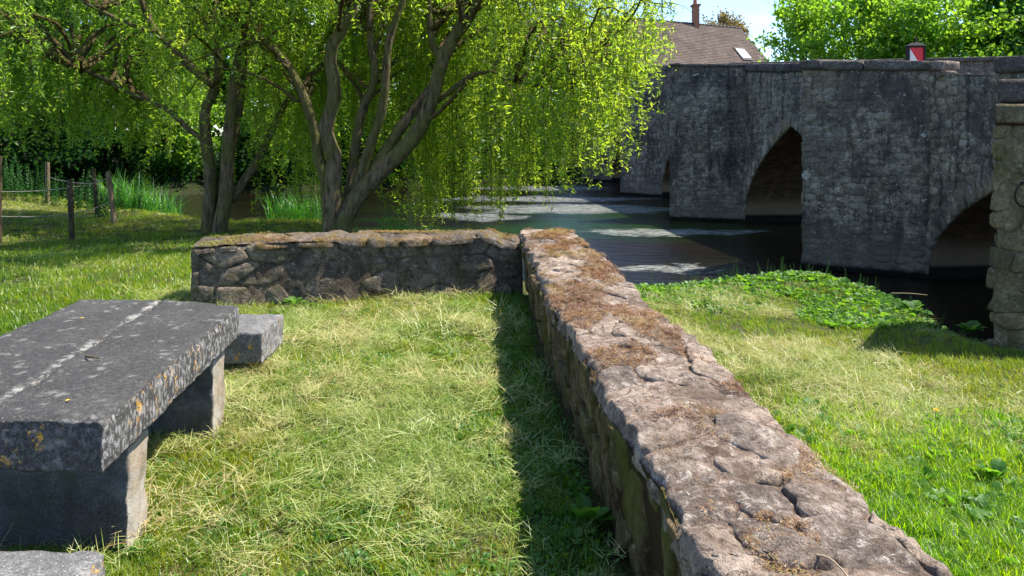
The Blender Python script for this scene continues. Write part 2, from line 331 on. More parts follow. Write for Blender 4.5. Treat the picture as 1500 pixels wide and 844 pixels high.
def mat_granite(name, k, top=False):
    N = NT(name); a = N.noise(3.5, 5, .6); b = N.noise(38, 5, .7); c = N.noise(170, 3, .7); v = N.vor(210)
    g = N.ramp(N.ma('ADD', N.ma('MULTIPLY', c, .6), N.ma('MULTIPLY', b, .4)), [(.36, (.045 * k, .045 * k, .048 * k)), (.5, (.12 * k, .12 * k, .123 * k)), (.64, (.30 * k, .30 * k, .30 * k))])
    g = N.mix(N.ramp(a, [(.4, .5), (.6, 0.)]), g, (.06 * k, .06 * k, .065 * k))
    li = N.ma('MULTIPLY', N.ramp(N.vor(15, N.warp(22, .09)), [(.20, .8), (.40, 0.)]), N.ramp(N.noise(6, 3), [(.48, 0.), (.56, 1.)]))
    g = N.mix(N.ma('MULTIPLY', li, .55), g, (.26, .26, .25))
    li2 = N.ramp(N.vor(60), [(.12, .6), (.2, 0.)]); g = N.mix(li2, g, (.33 * k + .1, .33 * k + .1, .33 * k + .08))
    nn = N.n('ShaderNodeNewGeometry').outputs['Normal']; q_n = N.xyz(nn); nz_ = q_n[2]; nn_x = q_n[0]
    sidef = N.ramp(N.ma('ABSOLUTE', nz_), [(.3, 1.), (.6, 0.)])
    yl = N.ma('MULTIPLY', N.ramp(N.noise(21, 5, .75), [(.56, 0.), (.61, 1.)]), N.ramp(N.noise(3.3, 2), [(.46, 0.), (.54, 1.)]))
    g = N.mix(N.ma('MULTIPLY', N.ma('MULTIPLY', yl, sidef), .95), g, (.50, .27, .03))
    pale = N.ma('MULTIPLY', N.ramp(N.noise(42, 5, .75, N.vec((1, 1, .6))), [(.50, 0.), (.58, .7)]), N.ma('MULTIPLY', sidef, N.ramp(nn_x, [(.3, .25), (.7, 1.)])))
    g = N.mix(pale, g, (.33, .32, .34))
    if top:   # limescale crust along the joint between the slabs
        s = N.xyz(); ln = N.ma('ABSOLUTE', N.ma('ADD', N.ma('ADD', s[0], N.ma('MULTIPLY', N.ma('SUBTRACT', s[1], 2.59), .125)), 1.905))
        ln = N.ma('ADD', ln, N.ma('MULTIPLY', N.ma('SUBTRACT', N.noise(13, 6, .8), .5), .22))
        g = N.mix(N.ma('MULTIPLY', N.ramp(ln, [(.0, 1.), (.022, 0.)]), N.ramp(N.noise(9, 5, .7), [(.42, .0), (.58, .75)])), g, (.36, .36, .35))
    h = N.ma('ADD', N.ma('MULTIPLY', b, .6), N.ma('MULTIPLY', c, .4))
    return N.bsdf(g, .85, .3, N.bump(h, .8, .008))
M['granite'] = mat_granite('granite_slab', .37, True); M['granite2'] = mat_granite('granite_bench', 1.05)
def mat_pedestal():
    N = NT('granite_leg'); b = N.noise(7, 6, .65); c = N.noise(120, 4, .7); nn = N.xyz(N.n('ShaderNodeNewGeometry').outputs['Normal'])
    g = N.ramp(N.ma('ADD', N.ma('MULTIPLY', b, .5), N.ma('MULTIPLY', c, .5)), [(.36, (.03, .03, .035)), (.5, (.08, .08, .09)), (.65, (.17, .17, .185))])
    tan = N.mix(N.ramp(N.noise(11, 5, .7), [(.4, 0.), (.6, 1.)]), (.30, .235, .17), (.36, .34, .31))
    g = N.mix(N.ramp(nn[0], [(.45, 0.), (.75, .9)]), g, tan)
    g = N.mix(N.ramp(N.noise(4, 5, .7), [(.54, 0.), (.64, .6)]), g, (.05, .065, .03))
    return N.bsdf(g, .85, .3, N.bump(N.ma('ADD', b, N.ma('MULTIPLY', c, .3)), .9, .012))
M['leg'] = mat_pedestal()
def mat_bark(name, c0, c1, moss=.5):
    N = NT(name); v = N.vec((1, 1, .22)); a = N.noise(16, 6, .7, v); b = N.noise(2.2, 4); c = N.noise(60, 3, .6, v)
    col = N.ramp(a, [(.35, c0), (.6, c1)]); col = N.mix(N.ma('MULTIPLY', N.ramp(b, [(.42, 0.), (.58, 1.)]), moss), col, (.10, .115, .025))
    return N.bsdf(col, .95, .15, N.bump(N.ma('ADD', a, N.ma('MULTIPLY', c, .4)), 1, .07))
M['bark'] = mat_bark('willow_bark', (.035, .026, .017), (.20, .16, .10), .6); M['bark2'] = mat_bark('twig_bark', (.05, .035, .018), (.13, .10, .045), .2)
M['wood'] = mat_bark('fence_wood', (.09, .065, .045), (.30, .22, .16), .25); M['wood_dark'] = mat_bark('dark_fence_wood', (.03, .022, .016), (.11, .08, .06), .2)
def flat(name, c, rough=.6, metal=0., nscale=30, amp=.25):
    N = NT(name); n = N.noise(nscale, 4, .6); d = tuple(v * (1 - amp) for v in c); e = tuple(min(v * (1 + amp), 1) for v in c)
    return N.bsdf(N.mix(n, d, e), rough, .4, N.bump(n, .3, .004), Metallic=metal)
M['iron'] = flat('rusty_iron', (.03, .025, .022), .6, .7); M['wire'] = flat('fence_wire', (.25, .24, .22), .5, .6)
M['black'] = flat('black_paint', (.012, .013, .018), .85); M['white'] = flat('white_paint', (.72, .68, .66), .5, 0, 14, .07); M['red'] = flat('red_paint', (.62, .015, .03), .45, 0, 14, .08)
M['brick'] = flat('chimney_brick', (.30, .13, .08), .9, 0, 9, .5); M['render'] = flat('house_render', (.5, .46, .40), .9, 0, 2, .15)
M['yellow'] = flat('petal_yellow', (.8, .45, .01), .6); M['glass'] = flat('skylight_glass', (.62, .66, .72), .2, 0, 3, .1); M['twig'] = flat('dry_twig', (.33, .25, .16), .8); M['slate'] = flat('ridge_tile', (.06, .055, .055), .8)
def mat_roof():
    N = NT('roof_tile'); b = N.attr('b'); n = N.noise(.8, 5, .7); c = N.noise(9, 4, .7)
    col = N.ramp(N.ma('ADD', N.ma('MULTIPLY', b, .18), N.ma('MULTIPLY', n, .82)), [(.3, (.095, .068, .056)), (.5, (.14, .102, .086)), (.7, (.21, .16, .135))])
    col = N.mix(N.ramp(c, [(.45, 0.), (.7, .3)]), col, (.2, .14, .13))
    return N.bsdf(col, .85, .25)
M['roof'] = mat_roof()

# ------------------------------------------------------------------ terrain
BANK = np.array([(-60, 29), (-26, 25.5), (-16, 22.3), (-11.5, 21.3), (-9.2, 20.6), (-8.1, 19.2), (-7.2, 18.2), (-5.5, 18.6), (-4.2, 18.2), (-3, 16.2), (-1.2, 14.6), (.3, 12.4), (1.1, 11.0), (2.1, 11.35), (3.3, 11.9), (4.6, 12.55), (5.35, 12.3), (5.75, 10.4), (5.6, 9.0), (5.7, 8.3), (8, 8.2), (60, 8.2)], float)
FAR = np.array([(60, 58), (16, 56), (8, 53), (3, 49), (-3, 43), (-8, 38), (-16, 33.5), (-26, 34), (-60, 40)], float)
RIV = np.concatenate([BANK, FAR])
def inside(x, y, P):
    r = np.zeros(x.shape, bool); n = len(P)
    for i in range(n):
        x0, y0 = P[i]; x1, y1 = P[(i + 1) % n]
        c = ((y0 > y) != (y1 > y)) & (x < (x1 - x0) * (y - y0) / ((y1 - y0) or 1e-9) + x0); r ^= c
    return r
def dist(x, y, P, closed=True):
    d = np.full(x.shape, 1e9); n = len(P)
    for i in range(n if closed else n - 1):
        a = P[i]; b = P[(i + 1) % n]; ab = b - a
        t = np.clip(((x - a[0]) * ab[0] + (y - a[1]) * ab[1]) / (ab.dot(ab)), 0, 1)
        d = np.minimum(d, np.hypot(x - a[0] - t * ab[0], y - a[1] - t * ab[1]))
    return d
def ss(a, b, x): t = np.clip((x - a) / (b - a), 0, 1); return t * t * (3 - 2 * t)
def hgt(x, y):
    x = np.asarray(x, float); y = np.asarray(y, float)
    left = -.32 * ss(8, 14, y) + .42 * ss(-9.5, -15, x) * ss(9, 15, y)
    wallx = np.interp(y, [-2, 1.6, 2.8, 4, 5.4, 8], [.8, .8, .7, .66, .55, .42])
    k = ss(wallx - .2, wallx + .35, x) * (1 - ss(7.6, 9.2, y)) + ss(-1.0, .9, x) * ss(7.6, 9.2, y)
    land = left * (1 - k) + (-.56 + .03 * np.sin(x * 1.1)) * k
    far = ss(22, 30, y); land = land * (1 - far) + (-.15 + .5 * ss(34, 60, y) + 1.3 * ss(9, 16, x)) * far
    land = land + .11 * np.exp(-((x - 3.9) / 1.3) ** 2 - ((y - 11.0) / .7) ** 2) * (1 + .6 * n2(x, y, 1.5, 77)) + .035 * n2(x, y, .6, 3) * ss(1, 3, np.hypot(x, y)) + .012 * n2(x, y, 3., 5)
    d = dist(x, y, RIV); ins = inside(x, y, RIV)
    wd = 1.0 + .6 * n2(x, y, .5, 9)
    return np.where(ins, -1.0 - .7 * np.clip(d / 1.2, 0, 1), -1.0 + (land + 1.0) * ss(-.35, 1., d / np.clip(wd, .5, 2) * .95))
def axis(lo, hi, st, far):
    m = np.arange(lo, hi + 1e-6, st); k = [hi]; s = st
    while k[-1] < far: s *= 1.22; k.append(k[-1] + s)
    q = [lo]; s = st
    while q[-1] > -far: s *= 1.22; q.append(q[-1] - s)
    return np.concatenate([q[:0:-1], m, k[1:]])
gx = axis(-15, 10, .12, 500); gy = axis(-2, 22, .12, 500)
X, Y = np.meshgrid(gx, gy); nx, ny = len(gx), len(gy)
idx = np.arange(nx * ny).reshape(ny, nx)
Fq = np.stack([idx[:-1, :-1], idx[:-1, 1:], idx[1:, 1:], idx[1:, :-1]], -1).reshape(-1, 4)
g = fast('ground', np.stack([X, Y, hgt(X, Y)], -1).reshape(-1, 3), Fq, M['ground'], smooth=True); tag(g, kind='structure')
wv = [(-60, 0), (60, 0), (60, 70), (-60, 70)]
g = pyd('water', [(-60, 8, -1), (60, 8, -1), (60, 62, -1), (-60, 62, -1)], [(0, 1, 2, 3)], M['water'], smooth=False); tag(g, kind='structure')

# ------------------------------------------------------------------ stones
def clip(poly, p, n):
    o = []
    for i in range(len(poly)):
        a = poly[i]; b = poly[(i + 1) % len(poly)]; da = (a - p).dot(n); db = (b - p).dot(n)
        if da <= 0: o.append(a)
        if da * db < 0: o.append(a + (b - a) * (da / (da - db)))
    return o
def cells(U, V, cu, cv, seed, jit=.38, brick=True):
    r = RS(seed); pts = []; nv = max(1, round(V / cv)); 
    for j in range(nv):
        nu = max(1, round(U / (cu * r.uniform(.8, 1.25)))); off = r.uniform(-.5, .5) if brick else 0
        for i in range(-1, nu + 1):
            pts.append(((i + .5 + off + r.uniform(-jit, jit)) * U / nu, (j + .5 + r.uniform(-jit, jit) * .8) * V / nv))
    pts = np.array(pts); k = cu / cv; S = pts * [1, k]; out = []
    for i, p in enumerate(S):
        if not (-.2 * cu < pts[i][0] < U + .2 * cu): continue
        poly = [np.array(q, float) for q in ((0, 0), (U, 0), (U, V * k), (0, V * k))]
        d = np.hypot(*(S - p).T); od = np.argsort(d)[1:18]
        for j in od:
            if d[j] > 4 * cu: break
            poly = clip(poly, (p + S[j]) / 2, S[j] - p)
            if len(poly) < 3: break
        if len(poly) >= 3:
            P = np.array(poly) / [1, k]
            a = .5 * abs(np.dot(P[:, 0], np.roll(P[:, 1], 1)) - np.dot(P[:, 1], np.roll(P[:, 0], 1)))
            if a > cu * cv * .12: out.append(P)
    return out
def stone(poly, fn, gap=.012, depth=.08, proud=.0, bulge=.01, rough=.008, edge=.02, Mb=24, nr=5, seed=0, freq=9, rr=.04, cut=1, tilt=0., strata=0.):
    P = np.asarray(poly, float); c = P.mean(0)
    ext = max(np.ptp(P[:, 0]), np.ptp(P[:, 1])); 
    v = P - c; ln = np.hypot(v[:, 0], v[:, 1])[:, None]; P = c + v * np.clip((ln - gap) / ln, .5, 1)
    for _ in range(cut): Q = np.roll(P, -1, 0); P = np.stack([P * .86 + Q * .14, P * .14 + Q * .86], 1).reshape(-1, 2)
    Q = np.vstack([P, P[:1]]); s = np.r_[0, np.cumsum(np.hypot(*np.diff(Q, axis=0).T))]
    t = np.linspace(0, s[-1], Mb, endpoint=False); B = np.stack([np.interp(t, s, Q[:, 0]), np.interp(t, s, Q[:, 1])], -1)
    if rr:
        B3 = np.concatenate([B * (2.2 / ext), np.full((Mb, 1), seed * 1.7)], 1); B = c + (B - c) * (1 + rr * fbm(B3 * 2, 3, seed))[:, None]
    fs = [1.0, 1.0] + list(np.linspace(.96, 0, nr + 1)[:-1]); ws = [-depth, -edge] + [bulge * (1 - f * f) - edge * max(0, (f - .8) / .2) ** 2 * .5 for f in fs[2:]]
    UV = np.concatenate([c + (B - c) * f for f in fs] + [c[None]]); W = np.concatenate([np.full(Mb, x) for x in ws] + [[bulge]])
    Pw, Nw = fn(UV[:, 0], UV[:, 1])
    disp = rough * (fbm(Pw * freq, 4, seed) + .6 * np.abs(fbm(Pw * freq * .45 + 9, 2, 3)) - .3)
    if strata: disp = disp + strata * (np.floor(fbm(Pw * freq * .5 + 3, 3, seed + 1) * 3.5) / 3.5)
    if tilt:
        q_ = RS(seed + 4000).normal(0, tilt, 2); disp = disp + (UV - c) @ q_
    W = W + np.where(W > -depth * .98, disp, 0) + proud
    V = Pw + Nw * W[:, None]
    F = []; R = len(fs)
    for r in range(R - 1):
        for k in range(Mb):
            k2 = (k + 1) % Mb; F.append((r * Mb + k, r * Mb + k2, (r + 1) * Mb + k2, (r + 1) * Mb + k))
    ce = R * Mb
    for k in range(Mb): F.append(((R - 1) * Mb + k, (R - 1) * Mb + (k + 1) % Mb, ce))
    return V, F
def sheet(fn, U, V, st, off, amp, freq, mat, parent, name='mortar', seed=0, u0=0., v0=0.):
    nu, nv = int((U - u0) / st) + 1, int((V - v0) / st) + 1; u, v = np.meshgrid(np.linspace(u0, U, nu), np.linspace(v0, V, nv)); P, N_ = fn(u.ravel(), v.ravel())
    w_ = off + amp * .7 * fbm(P * freq, 5, seed) + amp * .9 * fbm(P * freq * .25, 3, seed + 9) - amp * .35 * np.clip(1 - np.abs(fbm(P * freq * .4, 3, seed + 5)) * 9, 0, 1); P = P + N_ * w_[:, None]
    ix = np.arange(nu * nv).reshape(nv, nu); F = np.stack([ix[:-1, :-1], ix[:-1, 1:], ix[1:, 1:], ix[1:, :-1]], -1).reshape(-1, 4)
    return fast(name, P, F, mat, parent, {'b': ('POINT', np.full(nu * nv, .35))}, True)
def put_b(o, val):
    me = o.data; n = len(me.vertices); me.attributes.new('b', 'FLOAT', 'POINT').data.foreach_set('value', np.full(n, val, np.float32))
def plane(O, U, V, N):
    O, U, V, N = (np.asarray(a, float) for a in (O, U, V, N))
    return lambda u, v: (O + np.outer(u, U) + np.outer(v, V), np.tile(N, (len(np.atleast_1d(u)), 1)))

# ---- long boundary wall
YL = [-1.5, 1.78, 2.32, 2.92, 4.06, 5.41, 7.84, 8.4]; XL = [.51, .48, .455, .375, .30, .20, .11, .09]
YR = [-1.5, 1.78, 2.42, 2.84, 3.5, 4.94, 7.84, 8.4]; XR = [1.09, 1.06, 1.04, 1.0, .97, .87, .73, .71]
def wl(y): return np.interp(y, YL, XL)
def wr(y): return np.interp(y, YR, XR)
WY0, WY1 = -.6, 8.3
def topz(y): return .60 + .012 * np.sin(y * 2.3) + .01 * np.sin(y * 5.1)
def f_top(u, v):
    y = WY0 + v; q = u / .62; z0_ = np.zeros_like(y)
    jl = .042 * np.round(1.6 * fbm(np.stack([y * 3.1, z0_, z0_], -1), 2, 71)) / 1.6 +   .022 * fbm(np.stack([y * 13, z0_, z0_], -1), 3, 72)
    jr = .034 * np.round(1.6 * fbm(np.stack([y * 2.7, z0_, z0_], -1), 2, 73)) / 1.6 + .014 * fbm(np.stack([y * 12, z0_, z0_], -1), 3, 74)
    x = wl(y) + jl * (1 - q) + (wr(y) + jr - wl(y)) * q; z = topz(y) + .022 * np.sin(q * pi) - .006 - .05 * np.maximum(0, np.abs(q - .5) * 2 - .93) / .07
    return np.stack([x, y, z], -1), np.tile([0, 0, 1.], (len(x), 1))
def f_left(u, v):
    y = WY0 + u; x = wl(y) - .015 + .075 * (1 - v / .6); return np.stack([x, y, v - .04], -1), np.tile([-1, .05, 0.], (len(y), 1))
def f_right(u, v):
    y = WY0 + u; return np.stack([wr(y) + .01, y, v - .62], -1), np.tile([1., 0, 0.], (len(y), 1))
wall = thing('stone_wall', 'long low rubble stone wall running from the foreground to the river, sunlit on top', 'wall')
V = []; F = []
ys = np.linspace(WY0, WY1, 60)
for i, y in enumerate(ys):
    a, b, t = wl(y) + .02, wr(y) - .02, topz(y) - .016; j = .012 * sin(i * 3.1)
    V += [(a + j + .09, y, -.3), (a + j, y, t - .03), (a + .06, y, t), ((a + b) / 2, y, t + .016), (b - .06, y, t), (b, y, t - .03), (b, y, -.9)]
for i in range(59):
    for k in range(6): F.append((i * 7 + k, (i + 1) * 7 + k, (i + 1) * 7 + k + 1, i * 7 + k + 1))
F += [tuple(range(7))[::-1], tuple(59 * 7 + k for k in range(7))]
o = pyd('mortar_core', V, F, M['mortar'], wall, False)
wr_ = RS(5)
sheet(f_top, .62, WY1 - WY0, .0115, -.006, .020, 13, M['mortar_top'], wall, seed=3, u0=.0)
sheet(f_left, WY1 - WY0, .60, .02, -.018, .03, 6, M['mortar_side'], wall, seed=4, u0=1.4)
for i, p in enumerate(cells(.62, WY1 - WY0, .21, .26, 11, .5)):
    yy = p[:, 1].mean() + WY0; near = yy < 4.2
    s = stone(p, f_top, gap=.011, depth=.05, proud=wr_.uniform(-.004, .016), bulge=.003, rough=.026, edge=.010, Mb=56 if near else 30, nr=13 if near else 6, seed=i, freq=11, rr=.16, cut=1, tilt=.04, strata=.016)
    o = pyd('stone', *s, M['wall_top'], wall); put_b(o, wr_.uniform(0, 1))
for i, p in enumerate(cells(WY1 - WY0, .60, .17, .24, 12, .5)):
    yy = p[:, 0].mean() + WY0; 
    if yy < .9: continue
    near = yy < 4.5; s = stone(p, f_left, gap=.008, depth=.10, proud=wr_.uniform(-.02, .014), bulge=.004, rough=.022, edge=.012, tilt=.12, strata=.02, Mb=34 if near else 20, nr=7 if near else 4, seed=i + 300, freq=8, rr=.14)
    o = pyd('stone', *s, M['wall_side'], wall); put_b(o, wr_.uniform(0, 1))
for i, p in enumerate(cells(WY1 - WY0, 1.15, .42, .27, 13, .4)):
    s = stone(p, f_right, gap=.012, depth=.10, proud=wr_.uniform(-.02, .01), rough=.02, Mb=16, nr=3, seed=i + 600)
    o = pyd('stone', *s, M['far_wall'], wall); put_b(o, wr_.uniform(0, 1))
base_at(wall, (.7, 3.9, 0))

# ---- far boundary wall
fw = thing('stone_wall', 'short dark rubble wall across the far end of the lawn, mossy on top, in front of the willows', 'wall')
A = np.array([-3.03, 6.96]); B = np.array([.12, 7.86]); D = np.array([-3.16, 7.70]); E_ = np.array([.0, 8.4])
LW = np.linalg.norm(B - A); nA = np.array([(B - A)[1], -(B - A)[0]]) / LW
def ftop(x): return .595 + .02 * np.sin(x * 2.1) - .09 * ss(-.28, -.05, x)
def f_fw(u, v):
    t = (u / LW)[:, None]; p = A + (B - A) * t; p = p + nA * (.03 * np.sin(u * 2.2) + .02 * np.sin(u * 5))[:, None] - nA * (.07 * v)[:, None]
    z = -.12 + v * (ftop(p[:, 0]) + .12) / .72
    return np.stack([p[:, 0], p[:, 1], z], -1), np.tile([nA[0], nA[1], .05], (len(u), 1))
def f_ft(u, v):
    t = (u / LW)[:, None]; s = (v / .62)[:, None]; p = (A + (B - A) * t) * (1 - s) + (D + (E_ - D) * t) * s
    return np.stack([p[:, 0], p[:, 1], ftop(p[:, 0]) + .04 * np.sin(s[:, 0] * pi)], -1), np.tile([0, 0, 1.], (len(u), 1))
def f_fl(u, v):
    s = (u / .7)[:, None]; p = A * (1 - s) + D * s; return np.stack([p[:, 0], p[:, 1], v - .12], -1), np.tile([-1., -.1, 0], (len(u), 1))
def f_fb(u, v):
    t = (u / LW)[:, None]; p = D + (E_ - D) * t; return np.stack([p[:, 0], p[:, 1], v - .55], -1), np.tile([-nA[0], -nA[1], 0.], (len(u), 1))
m = MB(); K = 24
for i in range(K + 1):
    t = i / K; f = A + (B - A) * t - nA * .11; b = D + (E_ - D) * t + nA * .03; z = float(ftop(f[0])) - .02
    m.v += [(f[0], f[1], -.3), (f[0], f[1], z - .04), ((f[0] + b[0]) / 2, (f[1] + b[1]) / 2, z + .035), (b[0], b[1], z - .03), (b[0], b[1], -.8)]
for i in range(K):
    for k in range(4): m.f.append((i * 5 + k, (i + 1) * 5 + k, (i + 1) * 5 + k + 1, i * 5 + k + 1))
m.f += [(4, 3, 2, 1, 0), tuple(K * 5 + k for k in range(5))]
m.build('mortar_core', M['mortar_side'], fw)
sheet(f_fw, LW, .70, .02, -.010, .024, 7, M['far_mortar'], fw, seed=6, u0=.04)
sheet(f_ft, LW, .60, .02, -.006, .035, 8, M['far_top'], fw, seed=16, u0=.02, v0=.02)
for fn, U, V_, cu, cv, mt, kw in ((f_fw, LW, .72, .36, .20, 'far_wall', dict(Mb=30, nr=6, rough=.022, rr=.16, depth=.14, bulge=.002, edge=.012, gap=.012, tilt=.04, strata=.012)),
                                (f_ft, LW, .62, .30, .30, 'far_top', dict(Mb=26, nr=6, rough=.03, rr=.16, depth=.05, gap=.006, edge=.012, tilt=.06, strata=.02)),
                                (f_fl, .7, .72, .35, .24, 'far_wall', dict(Mb=20, nr=4, rough=.03, rr=.1)),
                                (f_fb, LW, 1.12, .45, .28, 'far_wall', dict(Mb=14, nr=3, rough=.02, rr=.08))):
    for i, p in enumerate(cells(U, V_, cu, cv, 21 + int(U * 10) + int(V_ * 10), .4)):
        o = pyd('stone', *stone(p, fn, seed=900 + i, proud=wr_.uniform(-.008, .012), freq=6, **kw), M[mt], fw); put_b(o, wr_.uniform(0, 1))
base_at(fw, (-1.5, 7.8, 0))

# ------------------------------------------------------------------ rough cut slabs
def slab(plan, z0, z1, r=.006, n=(30, 30, 10), amp=.005, chip=.022, seed=0, sag=None, rough_side=.0):
    """plan: 4 corners (x,y) ccw from front-left; returns world verts/faces"""
    plan = np.asarray(plan, float); L0 = np.linalg.norm(plan[1] - plan[0]); L1 = np.linalg.norm(plan[3] - plan[0]); H = z1 - z0
    half = np.array([L0, L1, H]) / 2; V = []; F = []; ix = {}
    def vid(c):
        k = tuple(np.round(c, 5))
        if k not in ix: ix[k] = len(V); V.append(c)
        return ix[k]
    for ax in range(3):
        a1, a2 = [a for a in range(3) if a != ax]
        for sg in (-1, 1):
            g1 = np.linspace(-1, 1, n[a1] + 1); g2 = np.linspace(-1, 1, n[a2] + 1)
            ids = np.zeros((len(g1), len(g2)), int)
            for i, p in enumerate(g1):
                for j, q in enumerate(g2):
                    c = np.zeros(3); c[ax] = sg; c[a1] = p; c[a2] = q; ids[i, j] = vid(c)
            for i in range(n[a1]):
                for j in range(n[a2]):
                    f = (ids[i, j], ids[i + 1, j], ids[i + 1, j + 1], ids[i, j + 1])
                    F.append(f if (sg > 0) == (ax != 1) else f[::-1])
    V = np.array(V) * half; inn = np.clip(V, -(half - r), half - r); d = V - inn; ln = np.linalg.norm(d, axis=1); ln[ln == 0] = 1
    nrm = d / ln[:, None]; P = inn + nrm * r
    ed = (np.abs(V) > half - .03).sum(1)
    q = P + [seed * 3.1, 0, 0]
    disp = amp * fbm(q * 9, 4, seed) - np.where(ed >= 2, chip * np.clip(fbm(q * 14, 3, seed + 5) + .1, 0, 1), 0)
    side = np.abs(nrm[:, 2]) < .5
    disp = disp + np.where(side, rough_side * fbm(q * 5, 4, seed + 2), 0)
    P = P + nrm * disp[:, None]
    s = P[:, 0] / L0 + .5; t = P[:, 1] / L1 + .5
    xy = (plan[0] * ((1 - s) * (1 - t))[:, None] + plan[1] * (s * (1 - t))[:, None] + plan[2] * (s * t)[:, None] + plan[3] * ((1 - s) * t)[:, None])
    return np.concatenate([xy, (P[:, 2] + (z0 + z1) / 2)[:, None]], 1), F
tb = thing('stone_table', 'large granite picnic table with two dark lichen spotted slabs side by side', 'table')
pyd('tabletop_slab', *slab([(-1.875, 2.59), (-1.42, 2.57), (-1.60, 4.34), (-2.115, 4.50)], .475, .66, n=(40, 90, 14), seed=1, rough_side=.006), M['granite'], tb)
pyd('tabletop_slab', *slab([(-2.46, 2.60), (-1.882, 2.595), (-2.122, 4.505), (-2.64, 4.53)], .475, .655, n=(40, 90, 14), seed=2, rough_side=.006, chip=.02), M['granite'], tb)
pyd('leg', *slab([(-2.4, 2.96), (-1.52, 2.93), (-1.535, 3.11), (-2.4, 3.14)], -.08, .474, n=(40, 12, 30), seed=3, amp=.006, rough_side=.02), M['leg'], tb)
pyd('leg', *slab([(-2.56, 4.03), (-1.615, 4.0), (-1.62, 4.17), (-2.56, 4.20)], -.08, .474, n=(40, 12, 30), seed=4, amp=.006, rough_side=.025), M['leg'], tb)
base_at(tb, (-2.05, 3.5, 0))
b1 = thing('stone_bench', 'granite bench block beyond the far end of the stone table', 'bench')
pyd('seat', *slab([(-2.75, 5.0), (-1.68, 4.98), (-1.70, 5.50), (-2.75, 5.52)], .115, .33, n=(60, 30, 14), seed=6, rough_side=.03, chip=.02), M['granite2'], b1)
for xa, xb in ((-2.13, -1.9), (-2.65, -2.4)): pyd('leg', *slab([(xa, 5.04), (xb, 5.03), (xb, 5.45), (xa, 5.45)], -.06, .113, n=(12, 12, 8), seed=7, rough_side=.02), M['leg'], b1)
base_at(b1, (-2.2, 5.2, 0))
b2 = thing('stone_bench', 'granite bench block nearest the camera, its top cut by the lower left corner', 'bench')
pyd('seat', *slab([(-2.5, 1.84), (-1.27, 1.82), (-1.30, 2.36), (-2.5, 2.38)], .14, .33, n=(60, 30, 14), seed=8, rough_side=.02, chip=.02), M['granite2'], b2)
for xa, xb in ((-1.75, -1.5), (-2.4, -2.15)): pyd('leg', *slab([(xa, 1.90), (xb, 1.90), (xb, 2.3), (xa, 2.3)], -.06, .138, n=(12, 12, 8), seed=9, rough_side=.02), M['leg'], b2)
base_at(b2, (-1.9, 1.95, 0))

# ------------------------------------------------------------------ bridge
BO = np.array([7.77, 13.8]); ba = np.array([-.066, .9975]); ba /= np.linalg.norm(ba); bn = np.array([-ba[1], ba[0]])
def bw(s, t, z): p = BO + ba * s + bn * t; return (p[0], p[1], z)
def TZ(s): return 3.07 + .091 * s if s > -1.6 else 3.07 - .091 * 1.6 + (s + 1.6) * .05
PIER = [(0, 1.2, 1.85, 2.5), (9.0, 9.9, 2.1, 11.1), (18.5, 20.1, 1.5, 21.5), (29.5, 30.8, 1.5, 32.2)]
ARCH = [(-4.9, 0, 1.06), (2.5, 9.0, 1.92), (11.1, 18.5, 2.1), (21.5, 29.5, 2.2), (32.2, 38.5, 2.0)]
def arch_z(s):
    for a, b, cz in ARCH:
        if a < s < b:
            wd = abs(s - (a + b) / 2) / ((b - a) / 2); return -1.0 + (cz + 1.0) * max(0, 1 - wd) ** (1 / 2.2)
    return None
br = thing('stone_bridge', 'old dark stone bridge with pointed arches and cutwater piers over the river', 'bridge')
WB = 4.2
def samples():
    s = set([-9, 40]);
    for a, b, c in ARCH:
        for k in range(25): s.add(round(a + (b - a) * (.5 - .5 * cos(pi * k / 24)), 4))
        s.add((a + b) / 2)
    for p in PIER: s |= {p[0], p[3]}
    return sorted(s)
S = samples(); m = MB()
dk = lambda s: TZ(s) - .95
for a, b in zip(S[:-1], S[1:]):
    mid = (a + b) / 2; op = arch_z(mid) is not None
    za = (arch_z(a) if arch_z(a) is not None else -1.0) if op else -1.7; zb = (arch_z(b) if arch_z(b) is not None else -1.0) if op else -1.7
    da, db = dk(a), dk(b)
    m.add([bw(a, 0, za), bw(b, 0, zb), bw(b, 0, db), bw(a, 0, da)], [(0, 3, 2, 1)])
    m.add([bw(a, -WB, za), bw(b, -WB, zb), bw(b, -WB, db), bw(a, -WB, da)], [(0, 1, 2, 3)])
    m.add([bw(a, 0, da), bw(b, 0, db), bw(b, -WB, db), bw(a, -WB, da)], [(0, 3, 2, 1)])
for a, b, c in ARCH:
    q = [(a, -1.7), (a, -1.0)] + [(x, arch_z(x)) for x in S if a < x < b] + [(b, -1.0), (b, -1.7)]; nt_ = 8; V = []
    q = sum([[(s1 + (s2 - s1) * k / 3, z1 + (z2 - z1) * k / 3) for k in range(3)] for (s1, z1), (s2, z2) in zip(q[:-1], q[1:])], []) + [q[-1]]
    for j in range(nt_ + 1): V += [bw(s_, -WB * j / nt_, z_) for s_, z_ in q]
    V = np.array(V); nq = len(q); V[nq:-nq, 2] += .03 * fbm(V[nq:-nq] * 2, 3, 5); V[nq:-nq, :2] += (.04 * fbm(V[nq:-nq] * 2.3, 3, 6))[:, None]
    pyd('arch_vault', V, [(j * nq + k, j * nq + k + 1, (j + 1) * nq + k + 1, (j + 1) * nq + k) for j in range(nt_) for k in range(nq - 1)], M['vault'], br, True)
m.add([bw(-9, 0, -1.7), bw(-9, -WB, -1.7), bw(-9, -WB, dk(-9)), bw(-9, 0, dk(-9))], [(0, 1, 2, 3)])
m.add([bw(40, 0, -1.7), bw(40, -WB, -1.7), bw(40, -WB, dk(40)), bw(40, 0, dk(40))], [(0, 3, 2, 1)])
